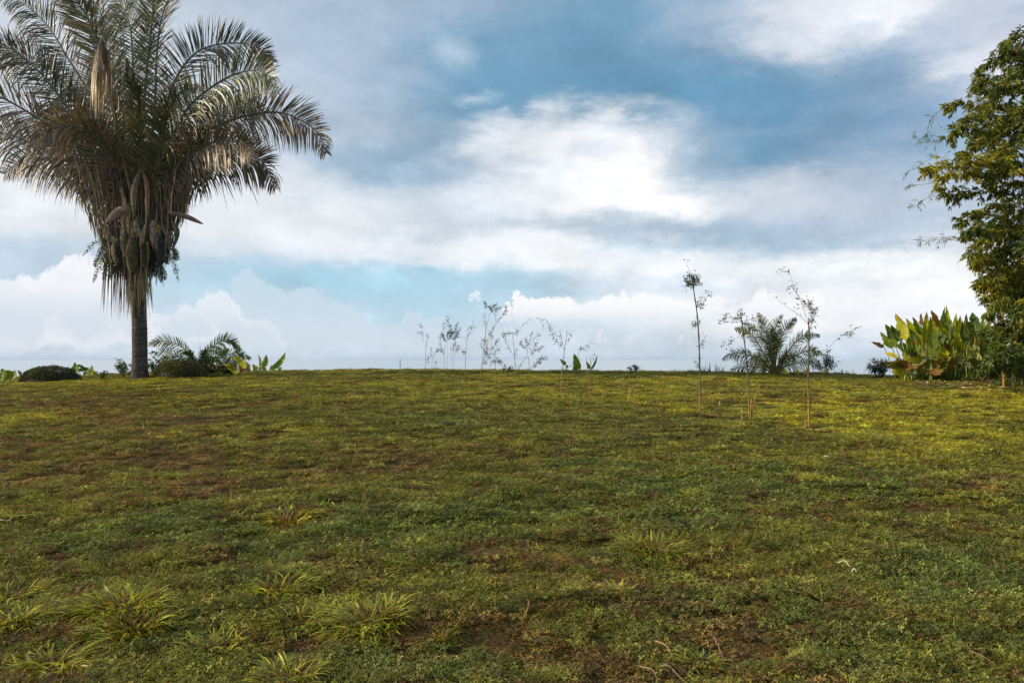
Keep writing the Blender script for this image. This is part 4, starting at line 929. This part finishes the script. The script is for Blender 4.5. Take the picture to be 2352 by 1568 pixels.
    for i in range(26):    # culms
        X = 2296+i*13+rng.uniform(-6, 6); p = base_at(X, D+rng.uniform(-.8, 1.2)); topX = X+rng.uniform(-60, 90); topY = rng.uniform(230, 480)+max(0, 2330-topX)*1.5; e = at(topX, topY, p[1]+rng.uniform(-.5, .5))
        q = curve([p-UP*.1, p*.5+e*.5+np.array((-.12, 0, 0)), e], 40); rr = np.linspace(.042, .012, 40)*rng.uniform(.7, 1.1); rr[::4] *= 1.18
        c = (np.array((.34, .22, .05)) if rng.random() < .45 else np.array((.10, .10, .035)))*rng.uniform(.6, 1.2); mb = MB(); mb.tube(q, rr, c, 8); mb.build('culm', M_WOOD, t)
    mb = MB(); n = 5200; X = rng.uniform(2300, 2640, n); Y = rng.uniform(690, 880, n); P0 = np.array([at(a, c_, D+r_) for a, c_, r_ in zip(X, Y, rng.uniform(-.9, 1.6, n))])
    leaves(mb, P0, rng.normal(0, 1, (n, 3))-UP*.7, rng.uniform(.1, .3, n), .013, jitc((.10, .10, .03), n, .6, rng), rng); mb.build('basal_twigs', M_BAMBOO, t)


bamboo()


# ------------------------------------------------------------------ planted canes
def sapling(lab, conv, culms, twigs, base_row=None, depth=None, dens=1., r=.012, cols=((.06, .055, .04), (.26, .17, .05)), leafc=(.05, .062, .04), stubs=(), seed=0, ll=.06, tall_warm=True, name='planted_cane'):
    """culms and twigs are traced polylines; stubs are short cut canes at the foot"""
    rng = np.random.default_rng(seed+2000)
    X0, Y0 = conv(*culms[0][0])
    b = on_ground(X0, Y0, 31) if depth is None else base_at(X0, depth)
    d0 = b[1]; r = r*(.62 if conv is Z3 else .85); t = thing(name, lab, 'cane', b, 'thin canes planted in the lawn')
    tips = []
    for j, cu in enumerate(culms):
        w = np.array([at(*conv(*p), d0+.12*j) for p in cu]); w[0] = b+np.array((w[0][0]-b[0], .12*j, -.03)) if j else b-UP*.03
        q = curve(w, 40); rr = np.linspace(r, r*.5, 40)*(1 if j == 0 else .7); rr[::5] *= 1.35
        f = np.clip((q[:, 2]-b[2])/.9, 0, 1)[:, None]; c = np.asarray(cols[1])*(1-f)+np.asarray(cols[0])*f
        mb = MB(); mb.tube(q, rr, c, 6); mb.build('culm', M_WOOD, t)
    for j, tw in enumerate(twigs):
        amt = 1.
        if isinstance(tw, tuple) and len(tw) == 2 and isinstance(tw[0], list): tw, amt = tw
        dz = rng.uniform(-.35, .35); q = curve(world_line([conv(*p) for p in tw], d0, dz), 16); mb = MB(); mb.tube(q, np.linspace(r*.26, .0012, 16), cols[0], 4)
        lv = MB(); n = int(26*dens*amt); 
        if n > 0:
            T = nrm(np.gradient(q, axis=0)); s = (16*rng.random(n)**.6).astype(int).clip(4, 15); off = rng.normal(0, .032, (n, 3)); P0 = q[s]+off
            for a_, o_ in zip(q[s], P0): mb.tube([a_, (a_+o_)/2+UP*.004, o_], .0012, cols[0], 3)
            leaves(lv, P0, T[s]+rng.normal(0, .7, (n, 3))-UP*.25, ll*rng.uniform(.6, 1.5, n), .0075, jitc(leafc, n, .4, rng), rng, droop=.3)
        o = mb.build('twig', M_WOOD, t)
        if n > 0: lv.build('leaves', M_LEAF, o)
    for (sb, sc) in stubs:
        w = np.array([at(*conv(*p), d0-.05) for p in sb]); w[0][2] = float(ground(w[0][0], w[0][1]))-.02; mb = MB(); mb.tube(curve(w, 8), r*.6, sc, 6); mb.build('cut_cane', M_WOOD, t)
    return t


RD = (.22, .10, .06); TN = (.34, .22, .09)
sapling('slim cane with a wispy forked top, leftmost of the planted canes', Z3, [[(235, 1175), (245, 960), (268, 815)]], [[(245, 960), (215, 860), (200, 800), (178, 785)], ([(250, 940), (256, 860), (262, 820)], .6), [(215, 860), (205, 760), (195, 705)]], depth=28.5, seed=1, r=.011)
sapling('short twiggy cane between the leftmost cane and the bushy cluster', Z3, [[(302, 1175), (312, 1060), (340, 1000)]], [[(312, 1060), (300, 1000), (295, 950)], [(320, 1040), (345, 990), (370, 960)], [(275, 1150), (262, 1080), (270, 1030)], ([(330, 1160), (345, 1100), (345, 1080)], .8)], depth=28.3, seed=2, r=.008)
sapling('cluster of four canes with dense round leafy heads, second from the left', Z3, [[(428, 1190), (430, 1010), (440, 880)], [(450, 1190), (462, 1040), (462, 880)], [(520, 1200), (500, 1040), (488, 860)], [(528, 1190), (528, 1000), (520, 840)]],
        [([(440, 900), (420, 820), (420, 700)], 2.5), ([(462, 880), (470, 800), (465, 640)], 3), ([(488, 870), (500, 800), (490, 720)], 3), ([(520, 850), (540, 790), (560, 700)], 3), ([(520, 860), (560, 830), (590, 740)], 2), ([(430, 1010), (395, 930), (390, 830)], 2), ([(528, 1000), (560, 960), (575, 920)], 2), ([(462, 900), (430, 850), (400, 800)], 2.5), ([(462, 880), (490, 830), (520, 790)], 3), ([(500, 860), (540, 840), (560, 790)], 3), ([(430, 1000), (410, 990), (360, 960)], 1.5), ([(528, 1000), (520, 940), (540, 900)], 2), ([(450, 860), (470, 800), (500, 780)], 3)], depth=28., seed=3, r=.010, leafc=(.05, .07, .05))
sapling('lone cane with a slim three-pronged top, third from the left', Z3, [[(640, 1240), (650, 960), (668, 760)]], [([(655, 880), (680, 820), (700, 770)], .6), ([(665, 770), (690, 740), (740, 730)], .8), ([(650, 880), (620, 850), (580, 835)], .2), ([(648, 980), (630, 985), (615, 970)], 1.2), ([(700, 770), (705, 730), (715, 685)], .2)], seed=4, r=.013)
sapling('tallest cane pair of the row with dark tufted tops leaning right', Z3, [[(795, 1200), (845, 800), (890, 590)], [(800, 1200), (870, 900), (950, 700), (1010, 620)], [(810, 1190), (835, 950), (848, 760), (846, 530)]],
        [([(890, 590), (905, 540), (950, 510)], 3), ([(885, 600), (930, 560), (990, 535)], 2.5), ([(846, 560), (850, 510), (835, 485)], 2.5), ([(850, 540), (880, 530), (900, 540)], 1.5), ([(1010, 620), (1035, 590), (1050, 530)], 2.5), ([(950, 700), (945, 620), (955, 540)], 1), ([(950, 700), (990, 650), (1060, 580)], 1.5), ([(830, 980), (800, 930), (820, 860)], 1.2), ([(850, 900), (880, 820), (930, 740)], .8), ([(820, 1080), (850, 1100), (840, 1060)], 1.5), ([(845, 750), (840, 680), (830, 600)], .7)], seed=5, r=.013, depth=27.5)
sapling('leafy cane hung with yellowing leaves just right of the tallest pair', Z3, [[(885, 1310), (892, 1100), (905, 850)], [(965, 1180), (930, 1040), (900, 940)]], [([(895, 1000), (860, 950), (845, 870)], 2), ([(900, 960), (930, 930), (970, 860)], 2), ([(905, 870), (900, 830), (895, 790)], 1.5), ([(920, 1020), (960, 1060), (1000, 1090)], 2), ([(895, 1060), (870, 1020), (850, 980)], 2.5), ([(890, 1110), (920, 1080), (960, 1090)], 1.5), ([(890, 1000), (930, 1000), (975, 940)], 1.5)], seed=6, r=.012, leafc=(.11, .13, .05), stubs=[([(1030, 1330), (1030, 1240)], TN), ([(1000, 1290), (1000, 1200)], TN)])
sapling('cane with a long hair-thin branch arching far right over the row', Z3, [[(1142, 1330), (1140, 1040), (1115, 790)]], [([(1140, 1040), (1090, 960), (1050, 880), (1040, 800)], 1.3), ([(1120, 800), (1080, 800), (1020, 800)], 1.8), ([(1125, 820), (1150, 800), (1170, 770)], 1.2), ([(1160, 800), (1230, 700), (1310, 650), (1420, 655)], .9), ([(1150, 1180), (1200, 1100), (1260, 1020)], .6), ([(1140, 1040), (1145, 1000), (1160, 960)], .6), ([(1400, 650), (1425, 700), (1430, 735)], .3)], seed=7, r=.015)
sapling('leaning cane with a rounded airy crown of brownish leaves, mid row', Z3, [[(1300, 1330), (1290, 1160), (1262, 950)]], [([(1262, 960), (1220, 930), (1200, 880)], 1.8), ([(1265, 970), (1270, 900), (1240, 850)], 1.5), ([(1275, 1000), (1330, 960), (1350, 900)], 1.6), ([(1280, 1040), (1340, 980), (1410, 940)], 1.6), ([(1290, 1160), (1360, 1100), (1420, 1030)], 2), ([(1290, 1160), (1370, 1100), (1450, 1040)], 1.2), ([(1300, 900), (1350, 840), (1385, 800)], .8), ([(1265, 960), (1290, 870), (1310, 800)], .8)], seed=8, r=.012, leafc=(.07, .06, .055), stubs=[([(1390, 1330), (1392, 1250)], (.2, .2, .1))])
sapling('cane with a bare cut tip and one feathery branch forking left', Z3, [[(1612, 1400), (1632, 1040), (1668, 765)]], [([(1635, 955), (1580, 900), (1520, 810), (1490, 720)], 2), ([(1635, 955), (1600, 880), (1605, 760)], .8), ([(1640, 930), (1690, 860), (1700, 800)], .6), ([(1630, 1150), (1700, 1130), (1760, 1050), (1830, 950), (1920, 890)], .9), ([(1500, 740), (1480, 700), (1440, 650)], .2), ([(1780, 1010), (1800, 960), (1860, 940)], 1)], seed=9, r=.015, stubs=[([(1600, 1350), (1612, 1130)], TN)])
sapling('thin short cane with a cut top beside two crossing leaves, right end of the row', Z3, [[(1905, 1450), (1905, 1200), (1903, 1035)]], [([(1905, 1100), (1925, 1050), (1940, 1000)], .3)], seed=10, r=.012, stubs=[([(1885, 1460), (1862, 1040)], TN)])
sapling('tallest cane of all with a tuft of leaves at its tip, standing alone', Z4, [[(795, 1350), (792, 900), (775, 550), (740, 295), (725, 175)]], [([(740, 295), (715, 240), (700, 185)], 3), ([(740, 290), (755, 230), (770, 185)], 3), ([(735, 270), (700, 250), (670, 220)], 3), ([(738, 250), (745, 210), (725, 180)], 3), ([(740, 290), (780, 240), (775, 205)], 2), ([(735, 290), (700, 275), (662, 272)], .5), ([(722, 180), (700, 130), (672, 55)], .3), ([(768, 455), (800, 435), (825, 425)], 2), ([(768, 455), (790, 400), (820, 370)], .8), ([(820, 430), (850, 370), (880, 325)], .5), ([(778, 620), (760, 600), (740, 595)], 1.6), ([(778, 615), (785, 590), (790, 570)], .8), ([(795, 790), (820, 740), (840, 705)], .3), ([(795, 790), (812, 770), (822, 765)], .4), ([(792, 980), (780, 950), (782, 930)], .8)], seed=11, r=.017, dens=.9, leafc=(.045, .06, .02), ll=.045)
sapling('cane in front of the coconut palm with three short cut stems at its foot', Z4, [[(1218, 1420), (1205, 1100), (1185, 850), (1155, 600), (1143, 515)]], [([(1150, 575), (1110, 550), (1070, 555)], 1.2), ([(1150, 575), (1080, 580), (1000, 575), (970, 565)], .5), ([(1000, 575), (1015, 550), (1020, 510)], 1), ([(1145, 530), (1140, 510), (1142, 495)], 1.2), ([(1150, 575), (1200, 560), (1265, 550)], .8), ([(1180, 850), (1100, 830), (1050, 790), (985, 750)], .5), ([(1040, 770), (1060, 745), (1070, 730)], .8), ([(1180, 850), (1150, 830), (1170, 810)], .5)], seed=12, r=.016, stubs=[([(1228, 1410), (1260, 1240), (1310, 1100)], (.3, .18, .04)), ([(1222, 1415), (1232, 1230)], TN), ([(1232, 1400), (1234, 1320)], RD), ([(1155, 1380), (1148, 1300)], TN)], leafc=(.06, .06, .035), ll=.045)
sapling('tall forked cane right of the coconut palm with a long thin left branch', Z4, [[(1722, 1480), (1718, 1100), (1722, 800), (1720, 540)]], [([(1718, 600), (1680, 480), (1640, 370), (1590, 260), (1550, 130)], .9), ([(1715, 600), (1640, 520), (1550, 460), (1430, 370)], .3), ([(1722, 600), (1745, 540), (1770, 460)], 2), ([(1725, 640), (1760, 560), (1785, 460)], .6), ([(1745, 540), (1720, 450), (1690, 400)], 1.2), ([(1750, 500), (1740, 440), (1735, 410)], 1.2), ([(1720, 700), (1740, 600), (1780, 500)], .4), ([(1720, 905), (1780, 850), (1860, 820), (2000, 690), (2130, 625)], .5), ([(2000, 690), (2060, 680), (2110, 640)], .8), ([(1550, 150), (1500, 150), (1470, 130)], .3), ([(1700, 1170), (1670, 1080), (1640, 1030)], .3), ([(1640, 370), (1570, 275), (1540, 290)], .4), ([(1655, 400), (1690, 410), (1670, 405)], .5)], seed=13, r=.017, cols=((.07, .06, .03), (.34, .22, .04)), leafc=(.07, .06, .03), stubs=[([(1695, 1505), (1692, 1410)], TN)], ll=.045)


def stub(lab, X, Y, Xt, Yt, c, r=.011, extra=()):
    b = on_ground(X, Y); t = at(Xt, Yt, b[1]); mb = MB(); mb.tube(curve([b-UP*.03, (b+t)/2, t], 6), r*np.array((1.1, 1, 1, 1.1, 1, .95)), c, 8)
    for (dx, h, c2) in extra: p = b+np.array((dx, 0, -.02)); mb.tube([p, p+np.array((dx*.2, 0, h*.5)), p+np.array((dx*.3, .01, h))], r*.7, c2, 6)
    single(mb, 'cut_cane', lab, 'cane stub', M_WOOD, b, 'cut canes left standing in the lawn')


sx = Z4
stub('single pale cut cane standing alone left of the reddish stubs', *sx(185, 1270), *sx(202, 1130), TN)
stub('cluster of reddish cut canes between the pale stub and the tallest cane', *sx(450, 1290), *sx(453, 1180), RD, .007, [(-.04, .16, RD), (.03, .17, TN), (-.02, .12, RD), (.06, .10, RD)])
b_ = at(922, 826, 29.3)
stub('tiny dark stake on the ridge left of all the canes', 919, 851, 919, 825, (.08, .07, .06), .012)


# ------------------------------------------------------------------ tufts of longer grass
def tuft(lab, X, Y, w_px, n, seed, col=(.37, .37, .03), heart=(.14, .09, .022), flat=.75, Lf=1.):
    rng = np.random.default_rng(seed+3000); b = on_ground(X, Y); s = b[1]/F; R_ = w_px*s*.5
    n = int(n*1.9); mb = MB(); a = rng.random(n)*6.283; lob = .45+.75*vnoise(a*1.1+seed*3.7, a*0+seed, 5); rr = R_*.78*np.sqrt(rng.random(n))*lob; P0 = b+np.stack([rr*np.cos(a), rr*np.sin(a)*.8, np.zeros(n)], 1); P0[:, 2] = ground(P0[:, 0], P0[:, 1])-.005
    b2 = a+rng.normal(0, .9, n); el = rng.uniform(.12, .82, n)*(1.2-.5*rr/R_); d = np.stack([np.cos(b2)*np.cos(el), np.sin(b2)*np.cos(el)*.9, np.sin(el)], 1)
    L = rng.uniform(.35, 1.1, n)*min(R_*.75, .145)*Lf*(.6+.6*lob); P = [P0]; dd = d
    for q in range(5): P.append(P[-1]+dd*(L/5)[:, None]); dd = nrm(dd-UP*flat*(.10+.12*q))
    P = np.stack(P, 1); g = ground(P[..., 0], P[..., 1])+.012; P[..., 2] = np.maximum(P[..., 2], g)
    c = np.asarray(col)*(.6+.8*rng.random((n, 1))); dead = rng.random(n) < .26+.45*(rr/R_ < .25); c[dead] = np.asarray(heart)*(.6+1.2*rng.random((dead.sum(), 1)))
    gm = rng.random(n) < .25; c[gm & ~dead] = np.array((.16, .23, .03))*(.7+.6*rng.random(((gm & ~dead).sum(), 1)))
    s_ = np.linspace(0, 1, 6)[None, :, None]; C = c[:, None]*(1)*(1-.0*s_)+np.asarray(heart)*0
    C = C*(.35+.65*np.clip(s_*2.2, 0, 1))+np.asarray(heart)[None, None]*.55*(1-np.clip(s_*2.2, 0, 1))
    W = (.0042 if b[1] < 6 else .0055)*(.6+.8*rng.random((n, 1)))*np.array([[.9, 1, 1, .85, .6, .1]]); wd = nrm(np.cross(d, UP)+rng.normal(0, .25, (n, 3)))
    mb.ribbons(P, W, wd, C); return single(mb, 'grass_tuft', lab, 'grass tuft', M_TUFT, b, 'tufts of longer grass in the lawn')


TF = [('spiky tuft with pale back blades and brown heart, highest tuft on the left half', 668, 1200, 165, 900, dict(col=(.46, .40, .04), heart=(.17, .09, .03), Lf=1.05)), ('wide bright yellow-green tuft with a dark front, in the lower left', 285, 1392, 260, 900, {}), ('dense green tuft with a brown middle, directly below the wide bright tuft', 305, 1452, 250, 900, {}),
      ('upright green tuft with a brown crown, above the dark bare patch', 640, 1360, 170, 520, {}), ('wide loose dark-hearted tuft, rightmost of the lower left tufts', 850, 1425, 230, 760, {}), ('yellow-brown tuft leaning right between the two wide tufts', 690, 1440, 170, 460, {}), ('bright tuft cut by the left edge of the photo', 20, 1375, 190, 600, {}), ('ragged low tuft at the left edge below the bright one', 40, 1425, 160, 300, {}),
      ('bright green tuft cut by the bottom edge, left of centre', 665, 1560, 200, 480, {}), ('thin scattered tuft lower left corner with few upright blades', 110, 1530, 200, 190, {}), ('small sparse tuft between bare patch and bottom edge', 500, 1495, 170, 230, {}), ('lone wide yellow tuft spreading right, in the middle of the right lawn', 1510, 1262, 210, 620, dict(Lf=1.25)),
      ('small pale tuft with straw blades below the lone wide tuft', 1420, 1350, 90, 150, dict(heart=(.3, .24, .12))), ('flat yellow tuft strip below the cane stubs', 1525, 1097, 130, 360, {}), ('flat yellow-green tuft right of the flat strip', 1690, 1082, 80, 220, {}), ('small bright tuft in the brown grass of the right lawn', 1868, 1098, 60, 200, {}), ('broad bright tuft band beyond the small bright tuft', 1985, 1008, 210, 520, {}),
      ('bright tuft under the cane with three cut stems', 1722, 966, 60, 200, {}), ('low faint tuft right of the lone wide tuft', 1950, 1268, 90, 160, {}), ('bright flat tuft near the right edge of the lawn', 2290, 1030, 150, 340, {}), ('low yellow tuft between the small bright tuft and right edge', 2170, 1060, 110, 260, {}), ('small low tuft at the far left, above the pale curled twig', 30, 1190, 70, 160, {}), ('faint low tuft in the middle of the lower right lawn', 1610, 1520, 110, 130, {}), ('thin upright tuft near the bottom right corner', 2170, 1480, 90, 90, {})]
for i, (lab, X, Y, w, n, kw) in enumerate(TF): tuft(lab, X, Y, w, n, i, **kw)


# ------------------------------------------------------------------ bits lying on the grass
def scrap(name, lab, cat, pts, r, c, lift=.03, mat=None):
    P = []
    for i, (X, Y) in enumerate(pts): p = on_ground(X, Y); p[2] += lift+.015*math.sin(i*1.7); P.append(p)
    mb = MB(); k = 22; mb.tube(curve(P, k), np.linspace(r, r*.35, k), c, 6); single(mb, name, lab, cat, mat or M_DRY, P[0])


WH = (.62, .58, .48)
scrap('dry_twig', 'pale curled twig lying at the left edge of the lawn', 'twig', [(-30, 1207), (2, 1211), (18, 1208), (32, 1196), (57, 1199)], .005, WH, .05)
scrap('dry_twig', 'thin white curved stem on the lower right lawn', 'twig', [(1925, 1310), (1940, 1311), (1952, 1318)], .004, WH, .05)
scrap('dry_leaf', 'small crumpled white leaf beside the thin white stem', 'leaf', [(1957, 1327), (1962, 1325), (1968, 1326)], .006, WH, .04)
scrap('dry_straw', 'thick pale straw lying at the bottom edge right of centre', 'straw', [(1517, 1546), (1535, 1551), (1560, 1566), (1580, 1580)], .0032, (.36, .27, .17), .03)
scrap('dry_straw', 'short pale straw left of the thick one at the bottom edge', 'straw', [(1470, 1545), (1500, 1562), (1510, 1580)], .003, (.30, .21, .13), .03)
scrap('dry_twig', 'wavy white twig far up the right lawn', 'twig', [(1893, 1058), (1903, 1063), (1912, 1059), (1918, 1062)], .004, WH, .06)
scrap('dry_leaf', 'dry pale curled leaf near the foot of the forked cane', 'leaf', [(1872, 994), (1885, 995), (1898, 992)], .007, (.45, .42, .34), .05)
scrap('dry_twig', 'tan twig fallen left of the dark clover patch', 'twig', [(118, 1333), (150, 1313), (185, 1302)], .005, (.30, .19, .11), .05)
scrap('dry_twig', 'thin brown twig on the bare patch in the foreground', 'twig', [(1205, 1445), (1215, 1420), (1210, 1400)], .004, (.28, .17, .11), .06)
scrap('dry_leaf', 'pale yellow leaf on the mid right lawn', 'leaf', [(1718, 1114), (1725, 1111), (1731, 1115)], .008, (.4, .36, .16), .04)
scrap('dry_leaf', 'long tan leaf lying on the grass left of the banana-like clump', 'leaf', [(1950, 889), (1964, 890), (1978, 892)], .012, (.45, .36, .22), .04)
scrap('dry_straw', 'brown straw in the bottom right corner', 'straw', [(2225, 1508), (2260, 1530), (2300, 1550)], .0028, (.24, .16, .10), .03)
scrap('dry_straw', 'thin straw left of the bare patch at the bottom', 'straw', [(1640, 1490), (1655, 1530), (1662, 1545)], .004, (.25, .16, .1), .06)
scrap('dry_straw', 'tan straw just above the thick pale straw', 'straw', [(1505, 1500), (1530, 1520), (1545, 1535)], .004, (.33, .2, .1), .06)

# the pale bract by the forked cane and the pale leaf fallen from the clump
def bract(lab, X, Y0, Y1, w, c, far=31., tilt=6):
    b = on_ground(X, Y0, far); t = at(X-tilt, Y1, b[1]); mb = MB(); S = np.array((1., 0, 0)); K = 8; s = np.linspace(0, 1, K); cc = b+(t-b)*s[:, None]+FRONT*(.05*np.sin(s*3))[:, None]; wv = w*np.sin(np.clip(s*.9+.1, 0, 1)*math.pi)**.7
    V = np.stack([cc-S*wv[:, None], cc+FRONT*.03, cc+S*wv[:, None]*.8], 1); i = np.arange(K-1)[:, None]*3+np.arange(2)[None]; mb.add(V.reshape(-1, 3), np.stack([i, i+1, i+4, i+3], -1).reshape(-1, 4), c)
    single(mb, 'dry_leaf', lab, 'leaf', M_DRY, b)


bract('upright pale papery leaf beside the forked cane on the ridge', 1852, 862, 846, .085, (.62, .42, .30))
bract('pale fallen leaf standing at the front of the banana-like clump', 2142, 870, 860, .10, (.62, .47, .38), 27.5, -3)
for (lab, x, y, x2, y2) in [('dangling pale leaf scrap right of the tallest cane, lower one', 965, 1285, 962, 1245), ('small pale leaf scrap right of the tallest cane, upper one', 968, 1190, 950, 1180), ('pale dry leaf hanging left of the tallest cane', 770, 1115, 712, 1082), ('pale dry leaf just right of the tallest cane foot', 830, 1180, 815, 1150)]:
    p = on_ground(*Z4(x, y+14)); q0 = at(*Z4(x, y), p[1]); q1 = at(*Z4(x2, y2), p[1]); mb = MB(); c3 = curve([p-UP*.01, p*.4+q0*.6, q0, q1], 10); mb.tube(c3, [.002, .002, .002, .003, .006, .012, .014, .012, .008, .002], (.5, .42, .24), 6)
    single(mb, 'dry_leaf', lab, 'leaf', M_DRY, p)
